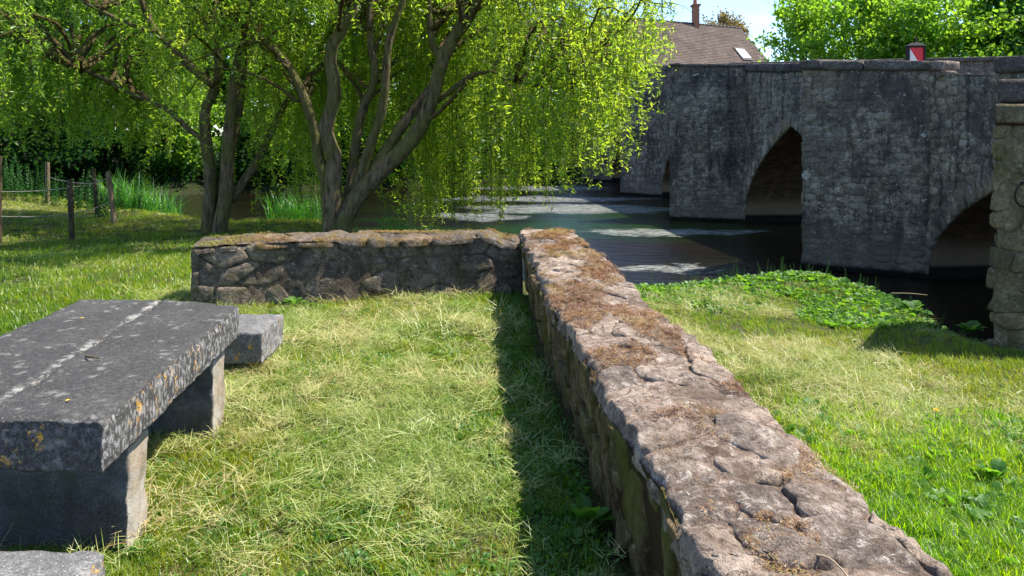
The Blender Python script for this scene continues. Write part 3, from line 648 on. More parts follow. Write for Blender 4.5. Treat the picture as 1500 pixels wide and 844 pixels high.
def prism(m, P, z0, tops):
    n = len(P); m.add([(*p, z0) for p in P] + [(*p, t) for p, t in zip(P, tops)], [(i, (i + 1) % n, n + (i + 1) % n, n + i) for i in range(n)] + [tuple(range(n, 2 * n)), tuple(range(n))[::-1]])
for s0, sa, ta, s1 in PIER:
    P = [bw(s0, -.3, 0)[:2], bw(s1, -.3, 0)[:2], bw(s1, .0, 0)[:2], bw(sa, ta, 0)[:2], bw(s0, .0, 0)[:2]][::-1]
    prism(m, P, -1.7, [TZ(s1) - .3] * 0 + [TZ(x) - (.19 if s0 < 1 else .08) for x in (s0, sa, s1, s1, s0)])
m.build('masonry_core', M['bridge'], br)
# parapet walls (near one has a gap at the broken coping)
for t0, t1, e in ((0, -.34, .25), (-WB + .34, -WB, -.04)):
    m = MB()
    for a, b in zip(S[:-1], S[1:]):
        za, zb = TZ(a) - e, TZ(b) - e
        m.add([bw(a, t0, dk(a)), bw(b, t0, dk(b)), bw(b, t0, zb), bw(a, t0, za), bw(a, t1, dk(a)), bw(b, t1, dk(b)), bw(b, t1, zb), bw(a, t1, za)], [(0, 3, 2, 1), (3, 7, 6, 2), (4, 5, 6, 7)])
    m.build('parapet', M['bridge'], br)
# copings
rc = RS(3)
def coping(p0, p1, wid, z0a, z0b, th, seed, name='coping_stone', mat='wing_cap', inward=None):
    d = np.array(p1) - np.array(p0); L_ = np.linalg.norm(d); d /= L_; nn = np.array([d[1], -d[0]]) if inward is None else np.asarray(inward)
    q = [np.array(p0), np.array(p1), np.array(p1) + nn * wid, np.array(p0) + nn * wid]
    V, F = slab(q, 0, th, r=.02, n=(max(4, int(L_ * 9)), 4, 3), amp=.006, chip=.02, seed=seed)
    t = (V[:, :2] - p0) @ d / L_; V[:, 2] += z0a + (z0b - z0a) * np.clip(t, 0, 1)
    return pyd(name, V, F, M[mat], br)
def cop_run(sa, sb, t, inn, th=.2, lift=0.):
    s = sa
    while s < sb - .05:
        e = min(sb, s + rc.uniform(.8, 1.3)); e = sb if sb - e < .4 else e
        coping(bw(s, t, 0)[:2], bw(e - .012, t, 0)[:2], .44, TZ(s) - th + lift, TZ(e) - th + lift, th, int(s * 7) % 97, inward=inn); s = e
cop_run(2.52, 8.98, .05, -bn, .25); cop_run(11.12, 18.48, .05, -bn, .25); cop_run(21.52, 29.48, .05, -bn, .25); cop_run(32.22, 38, .05, -bn, .25)
cop_run(-8.8, -1.75, .05, -bn, .27, .02); cop_run(-8, 24, -WB - .05, bn, .12, .16)
for s0, sa, ta, s1 in PIER:
    th_ = .20 if s0 < 1 else .09
    for (a, t0), (b, t1) in (((s0 - .03, .0), (sa, ta + .03)), ((sa, ta + .03), (s1 + .02, 0))):
        pa, pb = bw(a, t0, 0)[:2], bw(b, t1, 0)[:2]; n_ = 2; d = (np.array(pb) - pa) / n_
        inn = np.array([-d[1], d[0]]); inn /= np.linalg.norm(inn)
        if np.dot(inn, -bn) < 0: inn = -inn
        for k in range(n_): coping(np.array(pa) + d * k - inn * .04, np.array(pa) + d * (k + .99) - inn * .04, .42, TZ(a + (b - a) * k / n_) - th_, TZ(a + (b - a) * (k + 1) / n_) - th_, th_, int(s0 * 3 + k + 7), inward=inn)
# broken coping end, pale and orange
coping(bw(-.44, .03, 0)[:2], bw(-.05, .03, 0)[:2], .35, TZ(-.5) - .20, TZ(0) - .20, .19, 44, mat='wall_top', inward=-bn)
o = pyd('broken_stone', *slab([bw(-.52, .04, 0)[:2], bw(-.30, .06, 0)[:2], bw(-.30, -.2, 0)[:2], bw(-.52, -.2, 0)[:2]], TZ(-.4) - .31, TZ(-.4) - .20, n=(6, 4, 4), seed=77, chip=.04, rough_side=.05), M['wall_top'], br); o['label'] = 'orange broken stone under the coping'
# facing stones: the big ones singly, the rest joined
faces = []   # (poly, fn, size in view, material)
def face_stones(p0, p1, zt0, zt1, cu, cv, seed, keep=None, mat='bridge', zb=-1.25):
    p0 = np.array(p0); p1 = np.array(p1); U = np.linalg.norm(p1 - p0); d = (p1 - p0) / U; nn = np.array([d[1], -d[0]])
    mid = (p0 + p1) / 2
    if np.dot(nn, mid) > 0: nn = -nn
    H = max(zt0, zt1) - zb; fn = plane((*p0, zb), (*d, 0), (0, 0, 1), (*nn, 0))
    for p in cells(U, H, cu, cv, seed, .28):
        c = p.mean(0); zt = zt0 + (zt1 - zt0) * c[0] / U
        if c[1] + zb > zt - cv * .3: continue
        if keep and not keep(c[0], c[1] + zb): continue
        q = mid if U < 3 else p0 + d * c[0]
        faces.append((p, fn, cu / np.hypot(*q), mat, 0))
face_stones(bw(1.2, 1.85, 0)[:2], bw(0, 0, 0)[:2], TZ(1.2) - .22, TZ(0) - .22, .26, .125, 31)
face_stones(bw(9.9, 2.1, 0)[:2], bw(9.0, 0, 0)[:2], TZ(9.9) - .10, TZ(9.0) - .10, .27, .13, 32)
face_stones(bw(20.1, 1.5, 0)[:2], bw(18.5, 0, 0)[:2], TZ(20.1) - .10, TZ(18.5) - .10, .34, .17, 33)
face_stones(bw(30.8, 1.5, 0)[:2], bw(29.5, 0, 0)[:2], TZ(30.8) - .10, TZ(29.5) - .10, .45, .22, 34)
for (s0, sa, ta, s1), sd_ in zip(PIER, (61, 62, 63, 64)): face_stones(bw(s1, 0, 0)[:2], bw(sa, ta, 0)[:2], TZ(s1) - .22, TZ(sa) - .22, .5, .25, sd_)
def span(sa, sb, cu, cv, seed, mat):
    n0 = len(faces)
    def keep(u, z):
        s = sb - u; az = arch_z(s); return az is None or z > az + .33
    face_stones(bw(sb, 0, 0)[:2], bw(sa, 0, 0)[:2], TZ(sb) - .25, TZ(sa) - .25, cu, cv, seed, keep, mat)
span(-4.9, 0, .30, .15, 41, 'bridge_light'); span(2.5, 9.0, .42, .15, 42, 'bridge_light'); span(11.1, 18.5, .5, .2, 43, 'bridge'); span(21.5, 29.5, .6, .25, 44, 'bridge')
# voussoirs: thin stones set radially round each arch
for (a, b, cz), n_, mt in zip(ARCH[:4], (26, 44, 36, 30), ('bridge_light', 'bridge_light', 'bridge', 'bridge')):
    for side in (0, 1):
        ts = np.linspace(0.02, 1, n_ // 2 + 1)
        pts = []
        for t in ts:
            wd = 1 - t ** 1.3; s = (a + b) / 2 + (wd if side else -wd) * (b - a) / 2; pts.append((s, arch_z(s) if 0 < wd < 1 else (cz if wd == 0 else -1.0)))
        for (s1_, z1_), (s2_, z2_) in zip(pts[:-1], pts[1:]):
            tg = np.array([s2_ - s1_, z2_ - z1_]); ln = np.linalg.norm(tg)
            if ln < .02: continue
            nr_ = np.array([-tg[1], tg[0]]) / ln
            if nr_[1] < 0: nr_ = -nr_
            h_ = .36 + .05 * sin(s1_ * 40)
            q = np.array([(s1_, z1_), (s2_, z2_), (s2_ + nr_[0] * h_, z2_ + nr_[1] * h_), (s1_ + nr_[0] * h_, z1_ + nr_[1] * h_)])
            fn = lambda u, v: (np.stack([BO[0] + ba[0] * u, BO[1] + ba[1] * u, v], -1), np.tile([bn[0], bn[1], 0.], (len(u), 1)))
            faces.append((q, fn, .28 / max(8, BO[1] + s1_) * .9, mt, .035))
faces.sort(key=lambda f: -f[2])
rest = {}
for i, (p, fn, sz, mt, ex) in enumerate(faces):
    big = i < 296
    s = stone(p, fn, gap=.005 if ex == 0 else .012, depth=.03 + ex, proud=rc.uniform(-.003, .014) + ex, bulge=.001, rough=.014, edge=.006, tilt=.03, Mb=14 if big else 8, nr=2, seed=i, freq=7, rr=.06, cut=1)
    if big: o = pyd('stone', *s, M[mt], br); put_b(o, rc.uniform(0, 1) ** 1.5)
    else: r_ = rest.setdefault(mt, (MB(), [])); r_[0].add(*s); r_[1].append(np.full(len(s[0]), rc.uniform(0, 1) ** 1.5))
for mt, (mb, bb) in rest.items():
    o = mb.build('facing_stones', M[mt], br, True); o['kind'] = 'stuff'; o.data.attributes.new('b', 'FLOAT', 'POINT').data.foreach_set('value', np.concatenate(bb).astype(np.float32))
base_at(br, (7, 24, -1))
# wing wall with iron ring
wg = thing('wing_wall', 'yellowish stone buttress wall at the right edge, beside the nearest bridge arch', 'wall')
WA = np.array([5.17, 7.93]); WBp = np.array([9.2, 7.55]); WC = np.array([9.2, 8.9]); WD = np.array([6.15, 9.15])
m = MB(); prism(m, [WA + (.06, .06), WBp, WC, WD + (.05, -.05)], -1.2, [2.0] * 4); m.build('masonry_core', M['mortar'], wg)
Uw = np.linalg.norm(WBp - WA); dw = (WBp - WA) / Uw; nw = np.array([dw[1], -dw[0]])
def f_w(u, v):
    xo = np.where(u < .35, (1.45 - v) * -.055 + .012 * np.sin(v * 7), 0) * np.clip(1 - u / .35, 0, 1)
    p = WA + np.outer(u + xo, dw) + np.outer(.05 - .02 * v, nw)
    return np.stack([p[:, 0], p[:, 1], v - .75], -1), np.tile([*nw, 0], (len(u), 1))
sheet(f_w, Uw, 2.50, .035, -.01, .02, 6, M['wing'], wg, seed=8, u0=.03)
for i, p in enumerate(cells(Uw, 2.52, .36, .19, 51, .36)):
    o = pyd('stone', *stone(p, f_w, gap=.006, depth=.12, proud=rc.uniform(-.01, .02), bulge=.003, rough=.025, edge=.012, tilt=.06, strata=.006, Mb=26, nr=5, seed=i + 70, freq=6, rr=.1), M['wing'], wg); put_b(o, rc.uniform(0, 1))
dl = WD - WA; Ul = np.linalg.norm(dl); dl /= Ul
f_wl = plane((*(WA + (.02, .03)), -1.2), (*dl, 0), (0, 0, 1), (-dl[1], dl[0], 0))
for i, p in enumerate(cells(Ul, 3.0, .36, .2, 52, .32)):
    o = pyd('stone', *stone(p, f_wl, gap=.01, depth=.1, rough=.03, Mb=16, nr=3, seed=i + 170), M['wing'], wg); put_b(o, rc.uniform(0, 1))
for k, (z0, z1, e, mt) in enumerate(((1.79, 2.005, .03, 'wing'), (2.01, 2.27, -.03, 'wing_cap'))):
    for j in range(3):
        a = WA + dw * (j * Uw / 3) - nw * 0; b = WA + dw * ((j + .995) * Uw / 3); bk = np.array([.85, 1.1]) if j == 0 else np.array([.1, 1.1]); bk2 = np.array([.1, 1.1])
        pyd('coping_stone', *slab([a + nw * (e + .03) - dw * (e if j == 0 else 0), b + nw * (e + .03), b + bk2, a + bk], z0, z1, r=.025, n=(24, 16, 6), amp=.008, chip=.03, seed=90 + j + 5 * k, rough_side=.015), M[mt], wg)
rg = [(5.43 + .105 * cos(t), 7.83 - .012 * sin(t), 1.03 + .125 * sin(t)) for t in np.linspace(0, 2 * pi, 25)]
m = MB(); m.tube(rg, .011, 6); m.tube([(5.43, 7.95, 1.15), (5.43, 7.80, 1.16)], .014, 6); m.build('iron_ring', M['iron'], wg, True)
base_at(wg, (6.5, 8.4, -.6))

# ------------------------------------------------------------------ striped lantern sign on the bridge
sg = thing('road_sign', 'red and white hazard panel in a black lantern shaped frame on the bridge', 'sign', (9.28, 17.0, 2.43))
m = MB(); m.tube([(0, 0, 0), (0, 0, .72)], .03, 8); m.build('post', M['black'], sg)
m = MB(); hw = .20
for x0, x1, z0, z1 in ((-hw, -hw + .035, .70, 1.30), (hw - .035, hw, .70, 1.30), (-hw + .036, hw - .036, .70, .735), (-hw + .036, hw - .036, 1.265, 1.30)): m.box(x0, -.06, z0, x1, .06, z1)
m.build('frame', M['black'], sg)
m = MB(); m.add([(-hw - .02, -.08, 1.302), (hw + .02, -.08, 1.302), (hw + .02, .08, 1.302), (-hw - .02, .08, 1.302), (-.04, -.02, 1.39), (.04, -.02, 1.39), (.04, .02, 1.39), (-.04, .02, 1.39)], [(0, 1, 5, 4), (1, 2, 6, 5), (2, 3, 7, 6), (3, 0, 4, 7), (4, 5, 6, 7), (3, 2, 1, 0)]); m.build('cap', M['black'], sg)
m = MB(); m.tube([(0, 0, 1.385), (0, 0, 1.43), (0, 0, 1.45), (0, 0, 1.52)], [.012, .014, .03, .008], 8); m.build('finial', M['black'], sg)
a, b, c, d = (-hw + .036, -.03, .736), (hw - .036, -.03, .736), (hw - .036, -.03, 1.264), (-hw + .036, -.03, 1.264)
def tri3(P): return [P[0], P[1], P[2], *[(p[0], .03, p[2]) for p in P]], [(0, 1, 2), (5, 4, 3), (0, 3, 4, 1), (1, 4, 5, 2), (2, 5, 3, 0)]
m = MB(); m.add(*tri3([a, b, d])); m.build('white_panel', M['white'], sg); m = MB(); m.add(*tri3([b, c, d])); m.build('red_panel', M['red'], sg)

# ------------------------------------------------------------------ house behind the bridge
ho = thing('house', 'house with a brown tiled roof, chimney and skylight behind the bridge', 'house')
RL = np.array([6.9, 59.5, 11.4]); RR = np.array([20.6, 66.6, 11.4])      # ridge ends
ev = np.array([2.8, -5.3, -6.0])                                      # down the front slope
EL = RL + ev; ER = RR + ev
nT = 40; V = []; F = []; bb = []; rr_ = RS(8); cols = 70
nrm = np.cross(RR - RL, ev); nrm /= np.linalg.norm(nrm); nrm = nrm if nrm[2] > 0 else -nrm
for j in range(nT):
    for i in range(cols):
        t0, t1 = (i + (j % 2) * .5) / cols, (i + .97 + (j % 2) * .5) / cols; t1 = min(t1, 1.)
        p = RL + (RR - RL) * t0; q = RL + (RR - RL) * t1; a0 = ev * (j / nT); a1 = ev * ((j + 1.12) / nT); l = len(V); up = nrm * (.018 + .012 * rr_.rand())
        V += [p + a0, q + a0, q + a1 + up, p + a1 + up, q + a1 - nrm * .01, p + a1 - nrm * .01]; F += [(l, l + 3, l + 2, l + 1), (l + 3, l + 5, l + 4, l + 2)]; bb += [rr_.rand()] * 6
o = fast('roof_tiles', V, F, M['roof'], ho, {'b': ('POINT', bb)}); o['kind'] = 'stuff'
bk = np.array([-2.8, 5.3, -6.0]); m = MB(); m.add([RL - nrm * .02, RR - nrm * .02, ER - nrm * .02, EL - nrm * .02, RR + bk, RL + bk], [(0, 3, 2, 1), (0, 1, 4, 5)]); m.build('roof', M['roof'], ho)
m = MB(); ins = [EL * [1, 1, 0], ER * [1, 1, 0], (RR + bk) * [1, 1, 0], (RL + bk) * [1, 1, 0]]
cx = sum(ins) / 4; Q = [cx + (p - cx) * .96 for p in ins]
m.add([(q[0], q[1], -.5) for q in Q] + [(q[0], q[1], 5.3) for q in Q] + [tuple(RL * [1, 1, 0] + [.35, .18, 10.9]), tuple(RR * [1, 1, 0] + [-.35, -.18, 10.9])], [(0, 1, 5, 4), (1, 2, 6, 5), (2, 3, 7, 6), (3, 0, 4, 7), (4, 8, 7), (5, 6, 9)]); m.build('wall', M['render'], ho)
m = MB()
for k in range(34): p = RL + (RR - RL) * (k / 34); q = RL + (RR - RL) * ((k + .95) / 34); m.tube([p, q], .11, 6)
o = m.build('ridge_tiles', M['slate'], ho, True)
def on_roof(s, t, h=0): return RL + (RR - RL) * s + ev * t + nrm * h
def roof_quad(m, s0, s1, t0, t1, h0, h1):
    P = [on_roof(s, t, h) for h in (h0, h1) for s, t in ((s0, t0), (s1, t0), (s1, t1), (s0, t1))]
    m.add(P, [(4, 7, 6, 5), (0, 1, 5, 4), (1, 2, 6, 5), (2, 3, 7, 6), (3, 0, 4, 7)])
S0, S1, T0, T1 = .80, .875, .36, .56
m = MB(); roof_quad(m, S0, S1, T0, T1, 0, .10); sk = m.build('skylight', M['slate'], ho)
m = MB(); roof_quad(m, S0 + .006, S1 - .006, T0 + .03, T1 - .03, .105, .13); m.build('pane', M['glass'], sk)
ch = RL + (RR - RL) * .66
m = MB()
for k in range(16):
    e = .21 + .02 * (k % 2); z = ch[2] - 1.1 + k * .165; m.box(ch[0] - e - .02, ch[1] - .45 + (k % 2) * .01, z, ch[0] + e, ch[1] + .45, z + .162)
m.box(ch[0] - .36, ch[1] - .52, z + .164, ch[0] + .34, ch[1] + .52, z + .30); m.build('chimney', M['brick'], ho)
chp = ho.children[-1]; m = MB(); m.tube([(ch[0] - .05, ch[1], z + .30), (ch[0] - .05, ch[1], z + .9)], [.18, .14], 8); m.build('chimney_pot', M['brick'], chp)
base_at(ho, (14, 62, .8))

# ------------------------------------------------------------------ scatter (grass, clippings, weeds)
src_col = bpy.data.collections.new('scatter_sources')
def blade_mesh(name, blades, mat):
    """blades: list of (base, dir-xy angle, length, lean, width, curl, flat)"""
    V = []; F = []; B = []
    for bx, by, a, L_, lean, wd, curl, bz in blades:
        n = 3; cx, cy = cos(a), sin(a); px, py = -cy, cx; l = len(V); x, y, z = bx, by, bz; th = lean; bv = random.random()
        for k in range(n + 1):
            ww = wd * (1 - (k / n) ** 1.6) / 2 + 1e-4
            V += [(x - px * ww, y - py * ww, z), (x + px * ww, y + py * ww, z)]; B += [bv, bv]
            st = L_ / n; x += cx * sin(th) * st; y += cy * sin(th) * st; z += cos(th) * st; th += curl / n
        for k in range(n): F.append((l + 2 * k, l + 2 * k + 1, l + 2 * k + 3, l + 2 * k + 2))
    me = bpy.data.meshes.new(name); me.from_pydata(V, [], F); me.materials.append(mat)
    me.attributes.new('b', 'FLOAT', 'POINT').data.foreach_set('value', B)
    o = bpy.data.objects.new(name, me); return o
U_ = random.uniform
def coll(name, objs):
    c = bpy.data.collections.new(name)
    for i, o in enumerate(objs): o.name = '%s_%02d' % (name, i); c.objects.link(o)
    return c
def tuft(n, r, l0, l1, wd, lean, mat):
    bl = []
    for _ in range(n):
        q = r * math.sqrt(random.random()); t = U_(0, 2 * pi); bl.append((q * cos(t), q * sin(t), U_(0, 2 * pi), U_(l0, l1), U_(.05, lean), wd * U_(.7, 1.3), U_(.3, 1.3), -.004))
    return blade_mesh('tuft', bl, mat)
def cuts(n, r, l0, l1, wd, mat, spread=1.2):
    bl = []; d0 = U_(0, 2 * pi)
    for _ in range(n):
        t = U_(0, 2 * pi); q = r * math.sqrt(random.random()); bl.append((q * cos(t), q * sin(t), d0 + random.gauss(0, spread), U_(l0, l1), U_(1.15, 1.5), wd * U_(.6, 1.4), U_(.1, .7), U_(.004, .022)))
    return blade_mesh('cut', bl, mat)
def broad(n, r, l0, l1, mat):
    V = []; F = []; B = []
    for _ in range(n):
        a = U_(0, 2 * pi); q = r * math.sqrt(random.random()); L_ = U_(l0, l1); wd = L_ * U_(.28, .42); x, y, z = q * cos(a), q * sin(a), U_(.0, .02); a += U_(-.6, .6); th = U_(.3, 1.2); cx, cy = cos(a), sin(a); l = len(V); bv = random.random()
        for k, wk in enumerate((.12, .8, 1, .7, .02)):
            V += [(x + cy * wd * wk, y - cx * wd * wk, z + .12 * wd * wk), (x, y, z - .1 * wd * wk), (x - cy * wd * wk, y + cx * wd * wk, z + .12 * wd * wk)]; B += [bv] * 3
            st = L_ / 4; x += cx * sin(th) * st; y += cy * sin(th) * st; z += cos(th) * st; th += .28
        for k in range(4):
            for j in (0, 1): F.append((l + 3 * k + j, l + 3 * k + j + 1, l + 3 * k + j + 4, l + 3 * k + j + 3))
    me = bpy.data.meshes.new('broad'); me.from_pydata(V, [], F); me.materials.append(mat); me.attributes.new('b', 'FLOAT', 'POINT').data.foreach_set('value', B)
    return bpy.data.objects.new('broad', me)
def nettle(h, mat):
    V = []; F = []; B = []
    lean = U_(-.12, .12); lean2 = U_(-.12, .12)
    for k in range(int(h / .05)):
        z = .04 + k * .05; f = z / h; ll = .10 * (1 - .55 * f)
        for j in range(2):
            a = k * pi / 2 + j * pi + U_(-.3, .3); cx, cy = cos(a), sin(a); ox, oy = lean * z, lean2 * z; wd = ll * .3; l = len(V); bv = random.random()
            V += [(ox, oy, z), (ox + cx * ll * .5 - cy * wd, oy + cy * ll * .5 + cx * wd, z + .012), (ox + cx * ll, oy + cy * ll, z - .03), (ox + cx * ll * .5 + cy * wd, oy + cy * ll * .5 - cx * wd, z + .012)]; F.append((l, l + 1, l + 2, l + 3)); B += [bv] * 4
    l = len(V); V += [(-.004, 0, 0), (.004, 0, 0), (lean * h + .002, lean2 * h, h), (lean * h - .002, lean2 * h, h)]; F.append((l, l + 1, l + 2, l + 3)); B += [.2] * 4
    me = bpy.data.meshes.new('nettle'); me.from_pydata(V, [], F); me.materials.append(mat); me.attributes.new('b', 'FLOAT', 'POINT').data.foreach_set('value', B)
    return bpy.data.objects.new('nettle', me)
random.seed(21)
K_short = coll('short_tufts', [tuft(16, .045, .02, .055, .0035, 1.0, M['grass']) for _ in range(5)])
K_mid = coll('mid_tufts', [tuft(18, .06, .05, .10, .0042, .8, M['grass']) for _ in range(4)])
K_lush = coll('lush_tufts', [tuft(22, .06, .06, .15, .0055, .75, M['lush']) for _ in range(5)])
K_hay = coll('hay_cuts', [cuts(24, .08, .03, .15, .0023, M['hay'], U_(.4, 1.6)) for _ in range(7)])
K_hayf = coll('hay_piles', [cuts(30, .13, .06, .18, .0055, M['hay'], 1.3) for _ in range(5)])
K_farg = coll('far_tufts', [tuft(26, .13, .04, .10, .007, .9, M['grass']) for _ in range(4)])
K_broad = coll('broad_weeds', [broad(7, .06, .04, .09, M['weed_leaf']) for _ in range(5)])
K_small = coll('small_clover', [broad(12, .05, .012, .028, M['weed_leaf']) for _ in range(4)])
K_net = coll('nettle_stems', [nettle(U_(.6, 1.1), M['nettle_leaf']) for _ in range(6)])
K_moss = coll('moss_crumbs', [cuts(14, .025, .006, .022, .0035, M['debris'], 3) for _ in range(4)] + [tuft(12, .02, .004, .014, .003, 1.2, M['debris']) for _ in range(3)])

def scatter(name, pts, scl, tint, col, nsrc, parent=None, seed=0, tilt=.12):
    r = RS(seed); n = len(pts); me = bpy.data.meshes.new(name); me.vertices.add(n); me.vertices.foreach_set('co', np.asarray(pts, np.float32).ravel())
    def at(nm, tp, arr, key='value'): me.attributes.new(nm, tp, 'POINT').data.foreach_set(key, arr)
    rot = np.stack([r.normal(0, tilt, n), r.normal(0, tilt, n), r.uniform(0, 2 * pi, n)], -1).astype(np.float32)
    at('rot', 'FLOAT_VECTOR', rot.ravel(), 'vector'); at('scl', 'FLOAT', np.asarray(scl, np.float32)); at('tint', 'FLOAT', np.clip(tint, 0, 1).astype(np.float32)); at('pick', 'INT', r.randint(0, nsrc, n).astype(np.int32))
    o = link(bpy.data.objects.new(name, me), parent)
    ng = bpy.data.node_groups.new(name + '_nodes', 'GeometryNodeTree'); ng.interface.new_socket('Geometry', in_out='INPUT', socket_type='NodeSocketGeometry'); ng.interface.new_socket('Geometry', in_out='OUTPUT', socket_type='NodeSocketGeometry')
    N = ng.nodes.new; gi = N('NodeGroupInput'); go = N('NodeGroupOutput'); ip = N('GeometryNodeInstanceOnPoints'); ci = N('GeometryNodeCollectionInfo')
    ci.inputs['Collection'].default_value = col; ci.inputs['Separate Children'].default_value = True; ci.inputs['Reset Children'].default_value = True; ip.inputs['Pick Instance'].default_value = True
    def na(nm, t):
        q = N('GeometryNodeInputNamedAttribute'); q.data_type = t; q.inputs[0].default_value = nm; return q.outputs[0]
    e2r = N('FunctionNodeEulerToRotation'); l = ng.links.new
    l(gi.outputs[0], ip.inputs['Points']); l(ci.outputs[0], ip.inputs['Instance']); l(na('pick', 'INT'), ip.inputs['Instance Index'])
    l(na('rot', 'FLOAT_VECTOR'), e2r.inputs[0]); l(e2r.outputs[0], ip.inputs['Rotation']); l(na('scl', 'FLOAT'), ip.inputs['Scale']); l(ip.outputs[0], go.inputs[0])
    o.modifiers.new('scatter', 'NODES').node_group = ng; o['kind'] = 'stuff'
    return o
def onland(x, y, margin=.25):
    return ~inside(x, y, RIV) & (dist(x, y, RIV) > margin)
def off_solid(x, y):
    k = ~((x > wl(y) - .02) & (x < wr(y) + .02) & (y < 8.35))
    k &= ~inside(x, y, np.array([A + (-.02, -.02), B, E_, D]))
    k &= ~((x > 5.2) & (y > 7.9))
    for P in ([(-2.4, 2.96), (-1.52, 2.93), (-1.535, 3.11), (-2.4, 3.14)], [(-2.56, 4.03), (-1.615, 4.0), (-1.62, 4.17), (-2.56, 4.20)], [(-2.5, 1.84), (-1.27, 1.82), (-1.30, 2.36), (-2.5, 2.38)]): k &= ~inside(x, y, np.array(P))
    return k
def vis(x, y, pad=2.2):  # the view wedge, a bit wider than the frame
    return (np.abs(x) < y * .72 + pad) & (y > .4)
def field(x0, x1, y0, y1, dens, seed, mask, z_off=0.):
    r = RS(seed); n = int((x1 - x0) * (y1 - y0) * dens); x = r.uniform(x0, x1, n); y = r.uniform(y0, y1, n); q = r.rand(n)
    k = vis(x, y) & off_solid(x, y) & onland(x, y); x, y, q = x[k], y[k], q[k]
    k = q < mask(x, y); x, y = x[k], y[k]
    return x, y, np.stack([x, y, hgt(x, y) + z_off], -1)
def terr(x, y): return (x < .6) & (y < 8.6)
def dnear(x, y): return np.clip(9. / (y * y + .5), .12, 1)     # thins with distance
# terrace lawn
x, y, p = field(-3.6, .5, .5, 8.0, 900, 1, lambda x, y: np.clip(1.3 * dnear(x, y) + .1, 0, 1) * (.35 + .65 * (n2(x, y, 1.6, 4) > -.3)))
t_ = .50 + .35 * n2(x, y, 1.3, 8) + .22 * n2(x, y, 5, 9) + RS(1).normal(0, .16, len(x)) + .15 * ss(1.2, 3.2, y) - .35 * ss(.45, .1, wl(y) - x)  # tint darkened beside the wall to deepen its shadow strip
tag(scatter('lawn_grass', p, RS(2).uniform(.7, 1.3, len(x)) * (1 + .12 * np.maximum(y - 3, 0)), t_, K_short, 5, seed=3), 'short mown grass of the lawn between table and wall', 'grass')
x, y, p = field(-3.6, .5, .5, 8.0, 220, 4, lambda x, y: np.clip(1.0 * (n2(x, y, 2.1, 26) > .06) + .6 * (wl(y) - x < .25) + .5 * (y < 2.1) + .03, 0, 1) * np.clip(dnear(x, y) * 2.5, 0, 1))
t_ = .52 + .3 * n2(x, y, 1.5, 18) + RS(5).normal(0, .18, len(x)) - .3 * (wl(y) - x < .4)  # tufts also tinted darker where the wall shades them
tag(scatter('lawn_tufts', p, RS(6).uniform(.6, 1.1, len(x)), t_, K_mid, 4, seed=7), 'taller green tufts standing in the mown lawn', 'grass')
x, y, p = field(-3.6, .5, .5, 8.0, 900, 11, lambda x, y: np.clip((.12 + 1.1 * np.clip(1.1 * n2(x, y, 1.7, 24) + .2 + .5 * n2(x, y, 5, 25), 0, 1)) * np.clip(1.2 * dnear(x, y) + .12, 0, 1) * (1 - .8 * ss(.6, .2, wl(y) - x)) * (.35 + .65 * ss(1.3, 2.6, y)), 0, 1), .012)  # hay thinned in the wall's shade so the strip looks darker
t_ = .46 + .6 * n2(x, y, 2.2, 28) + RS(12).normal(0, .25, len(x)) + .35 * np.exp(-((x + 1.35) / .3) ** 2) * (y > 2)
p[:, 2] += .06 * np.clip(n2(x, y, 3.5, 30) + .1, 0, 1)
tag(scatter('hay_clippings', p, RS(13).uniform(.6, 1.3, len(x)) * (1 + .08 * np.maximum(y - 3, 0)), t_, K_hay, 7, seed=14, tilt=.28), 'pale cut hay lying over the lawn', 'hay')
x, y, p = field(-3.6, .5, .5, 8.0, 260, 17, lambda x, y: np.clip(.3 + .8 * (n2(x, y, 1.9, 29) > .12) + .7 * (wl(y) - x < .45) + .5 * (y > 6.8), 0, 1) * np.clip(dnear(x, y) * 2, .1, 1))
tag(scatter('clover', p, RS(18).uniform(.7, 1.5, len(x)), np.full(len(x), .5), K_small, 4, seed=19), 'small round weed leaves low in the lawn', 'ground cover')
# right river-side meadow
bnk = lambda x, y: (x > 1.2) & (dist(x, y, BANK, False) < 1.8 + .9 * n2(x, y, 1.1, 66)) & (y > 8.6)
rm = lambda x, y: (x > .85)
lushf = lambda x, y: ss(6.3, 4.6, y + .35 * n2(x, y, 1.3, 33))
x, y, p = field(.9, 8.5, .6, 8, 480, 31, lambda x, y: rm(x, y) * lushf(x, y) * np.clip(dnear(x, y) * 3, 0, 1))
t_ = .5 + .5 * n2(x, y, 1.6, 35) + RS(32).normal(0, .22, len(x))
tag(scatter('lush_grass', p, RS(33).uniform(.7, 1.1, len(x)) * (1 + .45 * n2(x, y, 1.9, 39)), t_, K_lush, 5, seed=34), 'tall bright green grass on the river side of the wall', 'grass')
x, y, p = field(.9, 12, 3.8, 11.6, 260, 41, lambda x, y: rm(x, y) * (1 - .85 * bnk(x, y)) * (1 - .7 * lushf(x, y)) * np.clip(dnear(x, y) * 6, 0, 1))
t_ = .52 + .3 * n2(x, y, .9, 42) + RS(43).normal(0, .15, len(x))
tag(scatter('meadow_grass', p, RS(44).uniform(.6, 1.1, len(x)), t_, K_mid, 4, seed=45), 'short yellow green grass beyond the tall grass', 'grass')
x, y, p = field(.9, 7.5, 1.3, 8, 130, 36, lambda x, y: rm(x, y) * lushf(x, y) * np.clip(dnear(x, y) * 3, 0, 1))
tag(scatter('meadow_weeds', p, RS(37).uniform(.5, 1.2, len(x)), np.full(len(x), .5), K_broad, 5, seed=38), 'low leafy weeds mixed into the tall grass', 'ground cover')
